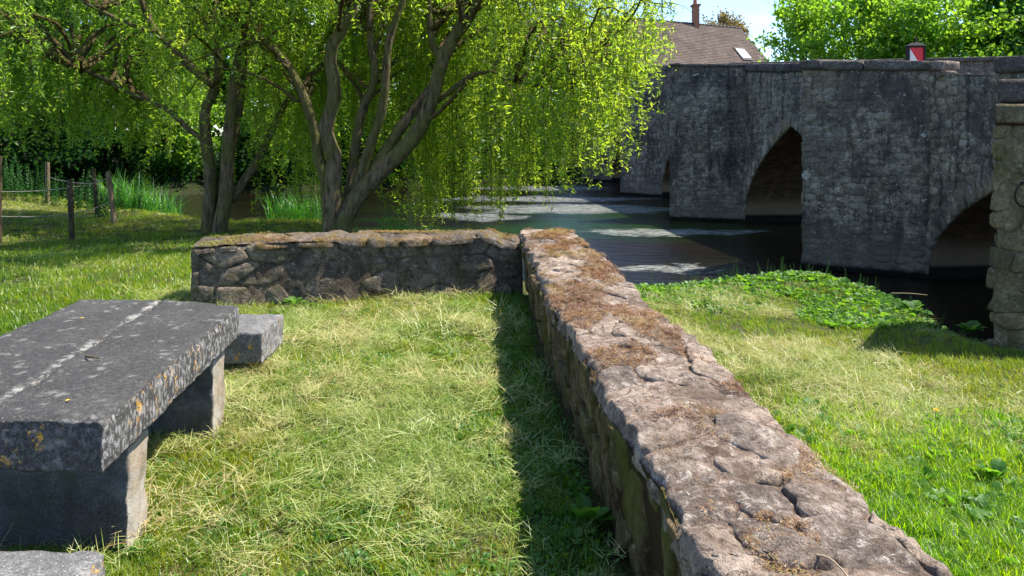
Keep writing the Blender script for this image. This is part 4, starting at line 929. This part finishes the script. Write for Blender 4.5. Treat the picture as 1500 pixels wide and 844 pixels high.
x, y, p = field(.9, 9.5, 4.0, 11.2, 380, 51, lambda x, y: rm(x, y) * (1 - lushf(x, y)) * np.clip(.15 + 1.4 * n2(x, y, .7, 53) + .3, 0, 1) * ss(11.2, 10.0, y + .1 * x))
t_ = .62 + .5 * n2(x, y, 1.0, 54) + RS(55).normal(0, .25, len(x))
tag(scatter('meadow_hay', p, RS(56).uniform(.9, 1.6, len(x)), t_, K_hay, 7, seed=57, tilt=.25), 'dry mown hay strewn on the river side meadow', 'hay')
bnk = lambda x, y: (x > 1.2) & (dist(x, y, BANK, False) < 1.8 + .9 * n2(x, y, 1.1, 66)) & (y > 8.6)
x, y, p = field(1.0, 6.2, 8.4, 12.8, 800, 61, lambda x, y: bnk(x, y) * np.clip(.85 + 1.6 * n2(x, y, 1.3, 63), .15, 1) * np.clip(2.3 - .8 * dist(x, y, BANK, False) + .8 * n2(x, y, 2.5, 68), 0, 1))
t_ = .5 + RS(62).normal(0, .2, len(x))
tag(scatter('bank_weeds', p, RS(64).uniform(.4, .95, len(x)) * (1 + .4 * ss(1.6, .4, dist(x, y, BANK, False))), t_, K_broad, 5, seed=65), 'broad leaved green weeds covering the river bank', 'ground cover')
x, y, p = field(1.0, 6.2, 8.2, 12.8, 420, 74, lambda x, y: bnk(x, y) * .22)
tag(scatter('bank_grass', p, RS(75).uniform(.5, 1.3, len(x)), .45 + .3 * n2(x, y, 1.2, 76) + RS(77).normal(0, .2, len(x)), K_mid, 4, seed=78), 'grass mixed into the weeds on the river bank', 'grass')
x, y, p = field(1.4, 6.0, 8.3, 12.6, 60, 71, lambda x, y: bnk(x, y) * np.clip(.3 + 1.5 * n2(x, y, 1.6, 70), 0, 1))
tag(scatter('bank_nettles', p, RS(72).uniform(.14, .34, len(x)), np.full(len(x), .5), K_net, 6, seed=73), 'young nettles at the water edge below the bridge', 'ground cover')
# left lawn and beyond
x, y, p = field(-17, -.0, 4.2, 22, 130, 81, lambda x, y: (~terr(x, y) | (x < -2.6)) * np.clip(45. / (y * y), .25, 1) * (x < .9))
t_ = .42 + .28 * n2(x, y, .5, 82) + RS(83).normal(0, .13, len(x)) + .2 * ss(13.5, 15.5, y)  # tree shade put into the tint, lifted over the sunlit far strip
tag(scatter('left_lawn_grass', p, RS(84).uniform(.7, 1.3, len(x)), t_, K_farg, 4, seed=85), 'mown grass of the left lawn under the willows', 'grass')
x, y, p = field(-17, -2.6, 4.2, 21, 75, 91, lambda x, y: np.clip(.15 + 1.5 * n2(x, y, .55, 93) + .3 * (y > 13), 0, 1) * np.clip(60. / (y * y), .3, 1))
t_ = .3 + .3 * n2(x, y, .6, 94) + RS(95).normal(0, .18, len(x)) + .35 * ss(13, 15, y)  # hay tinted darker for the shaded lawn, paler for the sunlit strip
tag(scatter('left_lawn_hay', p, RS(96).uniform(.7, 1.3, len(x)), t_, K_hayf, 5, seed=97), 'rows of cut grass lying on the left lawn', 'hay')
x, y, p = field(-20, -9.6, 17, 25, 15, 101, lambda x, y: np.where(dist(x, y, BANK, False) < 2.4, 1., 0.) * (y > 16))
tag(scatter('nettle_bed', p, RS(102).uniform(.6, 1.15, len(x)), np.full(len(x), .5), K_net, 6, seed=103), 'dense dark green nettles along the far left bank', 'ground cover')
# far bank ground cover
r = RS(111); n = 9000; x = r.uniform(-40, 8, n); y = r.uniform(32, 52, n); k = onland(x, y, .1) & (y > np.interp(x, [-40, -16, -8, 3, 8], [34, 33, 37, 48, 52])) & (dist(x, y, FAR, False) < 5); x, y = x[k], y[k]
tag(scatter('far_undergrowth', np.stack([x, y, hgt(x, y)], -1), r.uniform(1.2, 2.6, len(x)), np.full(len(x), .5), K_net, 6, seed=112), 'dark undergrowth along the far bank', 'undergrowth')
# dry moss and crumbs on the walls
r = RS(121); n = 26000; v = r.uniform(0, WY1 - WY0, n); u = r.uniform(.02, .60, n); y = WY0 + v; q = .6 * n2(u * 1.6, y, 2.6, 122) + .30 * ss(2.6, 5.2, y) * np.exp(-((u - .36) / .2) ** 2) + .55 * n2(u, y, 11, 125)
k = (q > .13) & (y > 1.1); u, v, q = u[k], v[k], q[k]; P_, _ = f_top(u, v); P_[:, 2] += .006
o = scatter('dry_moss', P_, r.uniform(.3, .8, len(u)) * (.7 + .09 * (WY0 + v)), .34 + .5 * n2(u, v, 3, 126) + r.normal(0, .2, len(u)), K_moss, 7, wall, seed=123, tilt=.3); o['label'] = 'reddish brown dry moss in the joints'
o.matrix_parent_inverse = [c for c in wall.children if c.name.startswith('mortar')][0].matrix_parent_inverse
n = 9000; u = r.uniform(0, LW, n); v = r.uniform(.0, .6, n); k = n2(u, v * 2, 2.2, 131) > .08; u, v = u[k], v[k]; P_, _ = f_ft(u, v); P_[:, 2] += .008
o = scatter('moss', P_, r.uniform(.4, .95, len(u)), .45 + .7 * n2(u, v, 1.2, 132) + .35 * ss(1.6, .4, u) + r.normal(0, .15, len(u)), K_moss, 7, fw, seed=133, tilt=.3); o['label'] = 'orange and yellow moss along the wall top'
o.matrix_parent_inverse = [c for c in fw.children if c.name.startswith('mortar')][0].matrix_parent_inverse

# ------------------------------------------------------------------ reeds
def reed_clump(label, cx, cy, rx, ry, n, h0, h1, seed):
    r = RS(seed); V = []; F = []; B = []
    for _ in range(n):
        a = r.uniform(0, 2 * pi); q = math.sqrt(r.rand()); x = cx + rx * q * cos(a); y = cy + ry * q * sin(a); z = max(float(hgt(x, y)), -1.02); ang = r.uniform(0, 2 * pi); th = r.uniform(.02, .3); L_ = r.uniform(h0, h1); wd = r.uniform(.012, .022); cu = r.uniform(.2, 1.3); l = len(V); c_, s_ = cos(ang), sin(ang); tw = ang + r.uniform(-1, 1); px, py = -sin(tw), cos(tw); bv = r.rand()
        for k in range(6):
            ww = wd * (1 - (k / 5) ** 2) / 2 + .0008; V += [(x - px * ww, y - py * ww, z), (x + px * ww, y + py * ww, z)]; B += [bv] * 2
            x += c_ * sin(th) * L_ / 5; y += s_ * sin(th) * L_ / 5; z += cos(th) * L_ / 5; th += cu / 5
        for k in range(5): F.append((l + 2 * k, l + 2 * k + 1, l + 2 * k + 3, l + 2 * k + 2))
    o = fast('reed_clump', V, F, M['reed_leaf'], None, {'b': ('POINT', B)}); return tag(o, label, 'reeds', 'reed clumps along the near bank')
reed_clump('large fan of bright green reeds beside the fence end, left of the left willow', -10.3, 20.6, 1.05, .7, 620, .8, 1.25, 1)
reed_clump('bright reed clump between the two willow trunks', -5.1, 17.6, .75, .5, 380, .45, .85, 2)
reed_clump('small reed clump just left of the right willow trunk', -3.9, 16.6, .35, .3, 130, .4, .7, 3)
reed_clump('low reed clump just right of the right willow trunk', -1.9, 15.0, .7, .35, 220, .35, .75, 5)

# ------------------------------------------------------------------ fence
fe = thing('wire_fence', 'old wire fence with leaning wooden posts at the left edge of the lawn', 'fence')
def post(x, y, z0, h, r_, lean=(0, 0), mat='wood', sq=False):
    n = 5; pts = [(x + lean[0] * k / n, y + lean[1] * k / n, z0 - .2 + (h + .2) * k / n) for k in range(n + 1)]
    m = MB(); m.tube(pts, [r_ * (1 + .08 * sin(k * 2.3)) for k in range(n + 1)], 8 if not sq else 4); return m.build('post', M[mat], fe, False)
post(-9.31, 13.4, -.1, 1.40, .06, mat='wood_dark'); post(-12.25, 19.5, -.15, 1.12, .055); post(-8.33, 14.0, -.15, 0.98, .048, (-.04, 0), 'wood_dark'); post(-8.85, 16.5, -.25, 1.12, .055, (-.16, 0)); post(-10.2, 18.2, -.3, 1.15, .045, (-.1, 0), 'wood_dark')
def wire(p, q, sag, r_=.008):
    P = [np.array(p) + (np.array(q) - p) * t - np.array([0, 0, sag * 4 * t * (1 - t)]) for t in np.linspace(0, 1, 9)]; m = MB(); m.tube(P, r_, 4); m.build('wire', M['wire'], fe, True)
for z1, z2, z3 in ((.66, .70, .72), (.22, .2, .18)):
    wire((-9.38, 13.32, z1), (-8.36, 13.93, z2 - .02), .03); wire((-8.36, 13.93, z2), (-9.0, 16.45, z3), .05, .012)
wire((-12.2, 19.42, .6), (-10.25, 18.15, .5), .06); wire((-9.0, 16.45, .7), (-10.28, 18.12, .62), .03)
base_at(fe, (-9.4, 15, -.2))

# ------------------------------------------------------------------ trees
def leaves_mesh(P, D_, Ln, Wd, seed, name, mat, parent, bvals=None):
    """diamond leaves: P base, D_ unit direction"""
    r = RS(seed); n = len(P); R_ = r.normal(size=(n, 3)); S_ = np.cross(D_, R_); S_ /= np.linalg.norm(S_, axis=1)[:, None] + 1e-9
    Nn = np.cross(S_, D_)
    Lc = np.asarray(Ln)[:, None]; Wc = np.asarray(Wd)[:, None]
    mid = P + D_ * Lc * .45 + Nn * Lc * .05
    V = np.stack([P, mid + S_ * Wc / 2, P + D_ * Lc, mid - S_ * Wc / 2], 1).reshape(-1, 3)
    F = np.arange(n * 4).reshape(n, 4); b = np.repeat(r.rand(n) if bvals is None else bvals, 4)
    return fast(name, V, F, mat, parent, {'b': ('POINT', b)})
def unit(v): return v / (np.linalg.norm(v, axis=-1, keepdims=True) + 1e-9)
def willow(name_label, base, limbs, radii, cy, seed, targets, zfun, nstr, mat, rad_top=.03, lens=(.7, 2.3), dens=26):
    r = RS(seed); t = thing('willow_tree', name_label, 'tree'); m = MB(); ends = []; Vt = MB()
    allpts = []
    for L_, rd in zip(limbs, radii):
        P = smooth_path(L_, 22); n = len(P); P = P + np.stack([fbm(np.stack([np.arange(n) * .35, np.full(n, seed + rd * 31), np.full(n, k * 5.)], -1), 3, k) for k in range(3)], -1) * .05
        R = rd * (1 - .62 * np.linspace(0, 1, n)); R[0] *= 1.35 if rd > .11 else 1.0; R[1] *= 1.12 if rd > .11 else 1.0
        V, F = tube(P, R, 12); V = np.array(V); V += np.repeat((R * .14)[:, None], 12, 0) * np.stack([fbm(V * 4 + k * 7, 3, 4) for k in range(3)], -1); m.add(V, F); allpts.append(P)
    tr = m.build('trunk', M['bark'], t, True)
    AP = np.concatenate([p[9:] for p in allpts]); tw = MB(); SP = []; SL = []
    for (tx, ty, tz) in targets(r):
        T = np.array([tx, ty, tz]); d = np.linalg.norm((AP - T) * [1, 1, 1.6], axis=1) + np.where(AP[:, 2] > tz + .2, 3, 0) + r.rand(len(AP)) * .5; s = AP[np.argmin(d)]
        mid = s * .45 + T * .55 + [r.normal(0, .25), r.normal(0, .25), .35 + .12 * np.linalg.norm(T - s)]
        P = smooth_path([s, mid, T], 12) + r.normal(0, .03, (12, 3)); L_ = np.linalg.norm(T - s)
        tw.tube(P, np.linspace(.012 + .012 * L_, .005, 12), 5)
        k = max(2, int(nstr * (.4 + L_ / 3)))
        for _ in range(k):
            q = r.uniform(.25, 1) ** .7 * 11; i = min(int(q), 10); p = P[i] + (P[i + 1] - P[i]) * (q - i); SP.append(p); SL.append(r.uniform(*lens))
        # twiggy side shoots
        for _ in range(3):
            i = r.randint(3, 11); a = r.uniform(0, 2 * pi); Q = P[i] + np.outer(np.linspace(0, 1, 4), [cos(a) * .5, sin(a) * .5, .1 - .0]) + r.normal(0, .02, (4, 3)) - np.outer(np.linspace(0, 1, 4) ** 2, [0, 0, .3]); tw.tube(Q, [.007, .006, .005, .003], 3)
    SP = np.array(SP); SL = np.array(SL); zb = zfun(SP[:, 0], SP[:, 1], r); q_ = SP[:, 0] / SP[:, 1]; zb = np.where((SP[:, 1] < 15.3) & (q_ > -.45) & (q_ < -.35), np.maximum(zb, r.uniform(2.9, 4.9, len(q_))), zb); zb = np.where((SP[:, 1] < 13.6) & (q_ > -.33) & (q_ < -.05), np.maximum(zb, r.uniform(3.0, 5.0, len(q_))), zb); SL = np.where((SP[:, 0] > -2.6) & (SP[:, 0] < 1.3), SL * 1.7, SL); SL = np.where((SP[:, 1] > base[1] + .6), SL * 1.4, SL); SL = np.where(SP[:, 2] > 4.9, SL * .5, SL); SL = np.minimum(SL, SP[:, 2] - zb); k = SL > .12; SP, SL, zb_ = SP[k], SL[k], zb[k]
    n = len(SP); ang = r.uniform(0, 2 * pi, n); out = r.uniform(.1, 1.1, n); f1 = r.uniform(5, 13, n); ph = r.uniform(0, 6, n); am = r.uniform(.02, .065, n)
    def strand(i, s):   # s arc length along strand i
        u = s / SL[i]; ho = out[i] * np.minimum(s, .5); x = SP[i, 0] + np.cos(ang[i]) * ho + am[i] * np.sin(f1[i] * s + ph[i]); y = SP[i, 1] + np.sin(ang[i]) * ho + am[i] * np.cos(f1[i] * s * .8 + ph[i]); z = SP[i, 2] - s + .10 * np.exp(-s * 3) + .1 * np.minimum(s, .3)
        return np.stack([x, y, z], -1)
    cnt = np.maximum(3, (SL * dens * r.uniform(.7, 1.3, n)).astype(int)); I = np.repeat(np.arange(n), cnt); s = r.rand(len(I)) * SL[I]
    P = strand(I, s); a = r.uniform(0, 2 * pi, len(I)); side = r.uniform(.4, 1.3, len(I)); Dv = unit(np.stack([np.cos(a) * side, np.sin(a) * side, r.uniform(-1.1, .45, len(I))], -1))
    ln = r.uniform(.07, .13, len(I)); bv = np.clip(.5 + .22 * r.normal(size=len(I)) + .15 * r.normal(size=n)[I], 0, 1)
    # fuzzy leafy side shoots round the strand tops
    J = np.repeat(np.arange(n), 14); cs = strand(J, SL[J] * (r.rand(n) ** 1.5)[J]) + r.normal(0, .13, (len(J), 3)) * [1, 1, .8]; keep = cs[:, 2] > zb_[J] - .1
    P = np.concatenate([P, cs[keep]]); Dv = np.concatenate([Dv, unit(r.normal(size=(keep.sum(), 3)) + [0, 0, -.2])]); ln = np.concatenate([ln, r.uniform(.05, .10, keep.sum())]); bv = np.concatenate([bv, np.clip(.5 + .25 * r.normal(size=keep.sum()), 0, 1)]); I = np.arange(len(P))
    c = leaves_mesh(P, Dv, ln, ln * r.uniform(.20, .32, len(I)), seed + 1, 'crown', mat, t, bv)
    # hanging twigs as thin ribbons
    kk = 5; ss_ = np.linspace(0, 1, kk); Q = np.stack([strand(np.arange(n), SL * q) for q in ss_], 1); wv = np.stack([np.cos(ang + 1), np.sin(ang + 1), np.zeros(n)], -1)[:, None] * .0045
    V = np.stack([Q - wv, Q + wv], 2).reshape(-1, 3); b0 = (np.arange(n) * kk * 2)[:, None] + np.arange(kk - 1)[None] * 2; b0 = b0.ravel()
    fast('hanging_twigs', V, np.stack([b0, b0 + 1, b0 + 3, b0 + 2], -1), M['bark2'], t)['kind'] = 'stuff'
    tw.build('branches', M['bark2'], t, True)
    base_at(t, base); return t, len(I)
def W(l, y0, amp=0., yend=0.):
    n = len(l); return [(x, y0 + amp * math.sin(i * .9) + yend * i / (n - 1), z) for i, (x, z) in enumerate(l)]
RT = [W([(-3.36, -.5), (-3.4, -.02), (-3.47, .67), (-3.65, 1.29), (-3.74, 1.89), (-3.95, 2.48), (-4.27, 3.07), (-4.78, 3.52), (-5.34, 3.98), (-5.9, 4.5)], 13.6, .05, .6),
      W([(-3.32, -.5), (-3.34, -.03), (-3.25, 1.17), (-3.38, 1.77), (-3.18, 2.48), (-3.24, 3.18), (-2.92, 3.75), (-2.72, 4.31), (-2.6, 5.2), (-2.9, 6.0)], 13.55, .05, -.5),
      W([(-3.12, -.5), (-3.15, .05), (-3.07, .92), (-2.94, 2.01), (-2.66, 2.83), (-2.75, 3.52), (-2.78, 4.2), (-2.4, 5.4)], 13.8, .05, .9),
      W([(-3.05, -.5), (-3.08, .11), (-2.87, .8), (-2.58, 1.65), (-2.38, 2.25), (-2.29, 3.07), (-2.14, 3.75), (-1.89, 4.42), (-1.5, 5.5)], 13.7, .05, -.2),
      W([(-3.07, -.5), (-3.06, .1), (-2.62, .8), (-1.85, 1.53), (-1.46, 2.25), (-1.2, 3.07), (-.83, 3.75), (-.59, 4.31), (.0, 5.3)], 13.6, .05, -.6),
      W([(-2.85, .55), (-2.21, 1.65), (-1.7, 2.37), (-1.33, 2.95), (-1.5, 3.41), (-1.6, 4.09), (-1.3, 5.3)], 13.75, .05, .6),
      W([(-1.38, 2.3), (-.73, 2.78), (-.24, 2.74), (.36, 2.58), (1.0, 2.5)], 13.5, .1, -.3)]
RRd = [.13, .17, .12, .12, .19, .12, .055]
LT = [W([(-6.35, -.7), (-6.32, -.27), (-6.31, .69), (-6.39, 1.65), (-6.39, 2.19), (-6.13, 2.85), (-6.2, 3.63), (-6.39, 4.52), (-6.6, 5.6)], 15.3, .05, .3),
      W([(-6.40, 1.6), (-7.01, 2.19), (-7.53, 2.46), (-8.05, 2.72), (-8.8, 3.1)], 15.2, .05, -.5),
      W([(-6.15, -.7), (-6.13, -.27), (-6.1, .69), (-5.88, 1.65), (-5.73, 2.72), (-5.74, 3.5), (-5.48, 4.27), (-5.3, 5.5)], 15.35, .05, .7),
      W([(-5.98, -.7), (-5.99, -.27), (-5.82, .69), (-5.67, 2.19), (-5.5, 3.11), (-5.22, 4.14), (-4.8, 5.2)], 15.15, .05, -.4),
      W([(-5.84, .3), (-5.37, 1.04), (-5.04, 1.79), (-4.8, 2.32), (-4.35, 2.98), (-4.0, 3.7)], 15.3, .05, .4),
      W([(-6.15, 2.7), (-6.9, 3.37), (-7.37, 4.01), (-7.45, 4.52), (-7.7, 5.4)], 15.2, .05, -.6),
      W([(-7.2, 3.75), (-7.9, 4.0), (-8.7, 4.4), (-9.4, 4.6)], 14.95, .05, -.3)]
LRd = [.15, .06, .13, .17, .10, .09, .05]
def dome(cx, cy, R, n, zt, zl, xr=None):
    def f(r):
        o = []
        while len(o) < n:
            a = r.uniform(0, 2 * pi); q = R * math.sqrt(r.uniform(.02, 1)); x, y = cx + q * cos(a) * 1.15, cy + q * sin(a) * .85
            z = zt - (zt - zl) * (q / R) ** 2 + r.normal(0, .25) - (r.rand() < .45) * r.uniform(.4, 2.0)
            if xr and not (xr[0] < x < xr[1]): continue
            if y < cy + .3 and abs(x - cx + .9) < 2.8 and r.rand() < .72: continue
            o.append((x, y, max(z, 2.2)))
        if xr and xr[1] > 0: o += [(r.uniform(-6.8, -2.4), r.uniform(8.0, 11.4), r.uniform(4.5, 5.6)) for _ in range(34)]  # extra boughs above the view, added to shade the left lawn
        return o
    return f
def z_right(x, y, r):
    n = len(x); front = (y < 13.7) & (x > -5.6) & (x < -.6)
    z = np.where(front, r.uniform(2.9, 4.6, n), r.uniform(-.7, .5, n)); z = np.where((y < 12.6) & ~front, np.maximum(z, r.uniform(.5, 1.6, n)), z)
    z = np.where(y < 11.6, np.maximum(z, 1.75 + .19 * y), z)
    z = np.where(x > -.7, np.maximum(z, -.2 + .62 * (x + .7) * r.uniform(.55, 1.6, n)), z)
    return np.where(x > 2.5, np.maximum(z, r.uniform(2.3, 3.2, n)), z)
def z_left(x, y, r):
    n = len(x); front = (y < 15.3) & (x > -7.4) & (x < -4.6); z = np.where(front, r.uniform(3.0, 4.8, n), r.uniform(.2, 1.9, n))
    return np.where(x < -7.4, np.maximum(z, r.uniform(.9, 2.4, n)), z)
t1, n1 = willow('large multi-stemmed willow right of the centre, its branches reaching the bridge', (-3.1, 13.6, -.4), RT, RRd, 13.6, 31, dome(-1.9, 14.1, 4.3, 190, 6.3, 3.8, (-6.6, 3.05)), z_right, 10, M['willow'], dens=40)
t2, n2_ = willow('smaller multi-stemmed willow on the left with thinner crown over the lawn', (-6.1, 15.3, -.4), LT, LRd, 15.3, 52, dome(-7.3, 15.3, 4.4, 155, 6.5, 3.9, (-12.5, -3.0)), z_left, 11, M['willow2'], dens=44)
print('willow leaves', n1, n2_)

def tree(name, label, base, H, R, zc, seed, mat, nclump, per, leaf, squash=1., low=.35, trunk=.3, spread=.55):
    r = RS(seed); t = thing(name, label, 'tree', group='background trees'); bx, by, bz = base
    m = MB(); P = smooth_path([(bx, by, bz - .3), (bx + r.normal(0, .1), by, bz + H * .3), (bx + r.normal(0, .3), by + r.normal(0, .3), bz + H * .85)], 10); m.tube(P, np.linspace(trunk, trunk * .2, 10), 8)
    cl = []
    while len(cl) < nclump:
        v = unit(r.normal(size=3)); q = r.uniform(.45, 1) ** .6; c = np.array([bx + v[0] * R * q, by + v[1] * R * q, bz + zc + v[2] * (H - zc) * q * squash])
        if c[2] < bz + low: continue
        cl.append(c)
    for c in cl[:14]:
        i = r.randint(2, 8); m.tube(smooth_path([P[i], (P[i] + c) / 2 + [0, 0, .3], c], 6), np.linspace(trunk * .35, .02, 6), 5)
    m.build('trunk', M['bark'], t, True)
    cl = np.array(cl); I = np.repeat(np.arange(nclump), per); sz = r.uniform(.6, 1.3, nclump)[I][:, None]
    Pp = cl[I] + r.normal(size=(len(I), 3)) * [spread, spread, spread * .6] * sz * (R / 4) ** .6
    Dv = unit(r.normal(size=(len(I), 3)) + [0, 0, -.2]); ln = leaf * r.uniform(.6, 1.3, len(I))
    leaves_mesh(Pp, Dv, ln, ln * .62, seed, 'crown', mat, t, np.clip(r.rand(nclump)[I] * .6 + r.rand(len(I)) * .4, 0, 1)); base_at(t, (bx, by, bz)); return t
D_ = M['dark_leaf']; MD = M['mid_leaf']; BR = M['bright_leaf']; CO = M['conifer_leaf']
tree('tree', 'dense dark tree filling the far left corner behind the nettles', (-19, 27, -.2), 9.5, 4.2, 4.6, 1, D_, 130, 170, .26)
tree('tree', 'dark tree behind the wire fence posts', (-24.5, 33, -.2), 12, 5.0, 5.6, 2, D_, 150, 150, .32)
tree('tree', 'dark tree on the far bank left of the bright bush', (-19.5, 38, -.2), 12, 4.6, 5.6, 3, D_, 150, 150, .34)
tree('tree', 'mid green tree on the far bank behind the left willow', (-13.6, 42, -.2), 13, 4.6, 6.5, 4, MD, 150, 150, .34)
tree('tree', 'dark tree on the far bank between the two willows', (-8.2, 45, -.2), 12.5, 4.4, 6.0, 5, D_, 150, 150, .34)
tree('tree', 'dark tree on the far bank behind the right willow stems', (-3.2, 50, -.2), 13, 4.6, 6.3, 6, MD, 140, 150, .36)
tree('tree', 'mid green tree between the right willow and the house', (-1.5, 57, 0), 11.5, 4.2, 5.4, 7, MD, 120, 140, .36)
tree('bush', 'sunlit yellow green bush glowing behind the left willow', (-16.2, 35.6, -.3), 4.6, 2.0, 2.3, 8, BR, 50, 160, .22)
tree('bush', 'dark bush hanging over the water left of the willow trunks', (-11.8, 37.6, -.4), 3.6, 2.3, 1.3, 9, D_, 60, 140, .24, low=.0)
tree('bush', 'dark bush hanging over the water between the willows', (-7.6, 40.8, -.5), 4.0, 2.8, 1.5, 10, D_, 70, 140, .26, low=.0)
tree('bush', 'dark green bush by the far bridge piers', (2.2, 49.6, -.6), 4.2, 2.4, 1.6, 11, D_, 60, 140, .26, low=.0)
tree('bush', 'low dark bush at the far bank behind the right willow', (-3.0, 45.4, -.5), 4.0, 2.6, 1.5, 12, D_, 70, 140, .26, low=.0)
tree('tree', 'bright green tree right of the house roof, leaves open to the sky', (18.6, 39.5, 1), 9.6, 4.6, 5.4, 13, BR, 150, 210, .24, low=1.6, spread=.42)
tree('tree', 'bright green tree behind the hazard sign', (22.0, 35.5, 1), 9.5, 4.4, 5.0, 14, BR, 150, 200, .22, low=1.0, spread=.5)
tree('tree', 'darker mid green tree at the right behind the parapet', (24.5, 33.6, 1), 9.0, 3.4, 4.8, 15, MD, 110, 190, .22, low=1.)
tree('tree', 'blue green conifer at the top right corner', (25.5, 32, 1), 10, 3.2, 4.8, 16, CO, 120, 190, .2, low=.6)
tree('tree', 'small thin autumn coloured tree above the house ridge', (22.2, 78, 1), 13.6, 2.6, 11.6, 17, M['autumn_leaf'], 46, 70, .32, low=7.0, spread=.5)
tree('bush', 'low bright hedge on the bridge road beside the sign', (17.2, 30, 1), 3.2, 2.6, 1.8, 18, BR, 60, 150, .2, low=.3)

# ------------------------------------------------------------------ small things
def flower(x, y, z, label):
    t = thing('dandelion', label, 'flower', (x, y, z - .02)); m = MB(); m.tube([(0, 0, 0), (.004, 0, .05), (.006, .002, .085)], .0022, 5); m.build('stem', M['grass'], t)
    m = MB()
    for ring, (rr2, zz) in enumerate(((.020, .086), (.014, .091), (.007, .095))):
        for k in range(12):
            a = k * pi / 6 + ring * .26; m.add([(.006 + .002 * cos(a - .8), .002 + .002 * sin(a - .8), .084), (.006 + rr2 * cos(a - .16), .002 + rr2 * sin(a - .16), zz), (.006 + rr2 * cos(a + .16), .002 + rr2 * sin(a + .16), zz)], [(0, 1, 2)])
    m.build('petals', M['yellow'], t)
flower(3.24, 5.66, float(hgt(3.24, 5.66)) + .06, 'yellow dandelion in the grass on the river side of the wall')
def plant(x, y, z, n, l0, l1, label, seed, name='weed_plant'):
    random.seed(seed); o = broad(n, .03, l0, l1, M['weed_leaf']); o.name = name; C.objects.link(o); o.location = (x, y, z); tag(o, label, 'plant')
plant(.33, 3.15, 0, 14, .07, .15, 'leafy weed at the shaded foot of the long wall', 5)
plant(.12, 1.95, 0, 10, .06, .13, 'rounded bright leaves in the grass at the lower centre near the wall', 6)
plant(-2.1, 7.1, .02, 14, .07, .13, 'small green plant at the foot of the far wall', 7)
plant(3.1, 4.75, -.54, 12, .07, .14, 'broad grey green dock leaves in the tall bright grass', 8)
plant(5.3, 8.55, -.62, 22, .10, .2, 'leafy green plant at the foot of the wing wall', 9)
plant(5.15, 9.5, -.62, 30, .12, .24, 'spreading leafy plant overhanging the water below the bridge', 10)
random.seed(3); o = tuft(26, .04, .07, .16, .006, .6, M['lush']); o.name = 'grass_tuft'; C.objects.link(o); o.location = (-.13, 8.1, .49); tag(o, 'grass tuft growing in the notch where the two walls meet', 'grass')
def twig(pts, r_, label, mat='twig'):
    m = MB(); m.tube(smooth_path(pts, 10), np.linspace(r_, r_ * .4, 10), 5); tag(m.build('twig', M[mat], None, True), label, 'twig')
twig([(.735, 1.80, .632), (.76, 1.77, .640), (.775, 1.71, .634), (.76, 1.65, .630)], .0035, 'pale bent twig on top of the near part of the long wall')
twig([(-1.90, 3.30, .668), (-1.86, 3.27, .675), (-1.82, 3.27, .668)], .006, 'short dark twig lying on the joint of the table slabs', 'bark2')
twig([(5.1, 9.95, -.46), (5.25, 9.75, -.42), (5.42, 9.65, -.42)], .008, 'dry stick lying on the bank weeds near the bridge')
def leaf_(x, y, z, a, label):
    me = bpy.data.meshes.new('fallen_leaf'); L_ = .022; me.from_pydata([(0, 0, 0), (L_ * .5, .006, .003), (L_, 0, 0), (L_ * .5, -.006, .003)], [], [(0, 1, 2, 3)]); me.materials.append(M['yellow']); o = link(bpy.data.objects.new('fallen_leaf', me)); o.location = (x, y, z); o.rotation_euler = (0, .1, a); tag(o, label, 'leaf')
leaf_(-2.35, 4.02, .662, .6, 'yellow leaf on the left table slab near its far end'); leaf_(-1.66, 2.75, .667, 1.2, 'yellow leaf on the right table slab near its front edge')
bpy.context.view_layer.update()
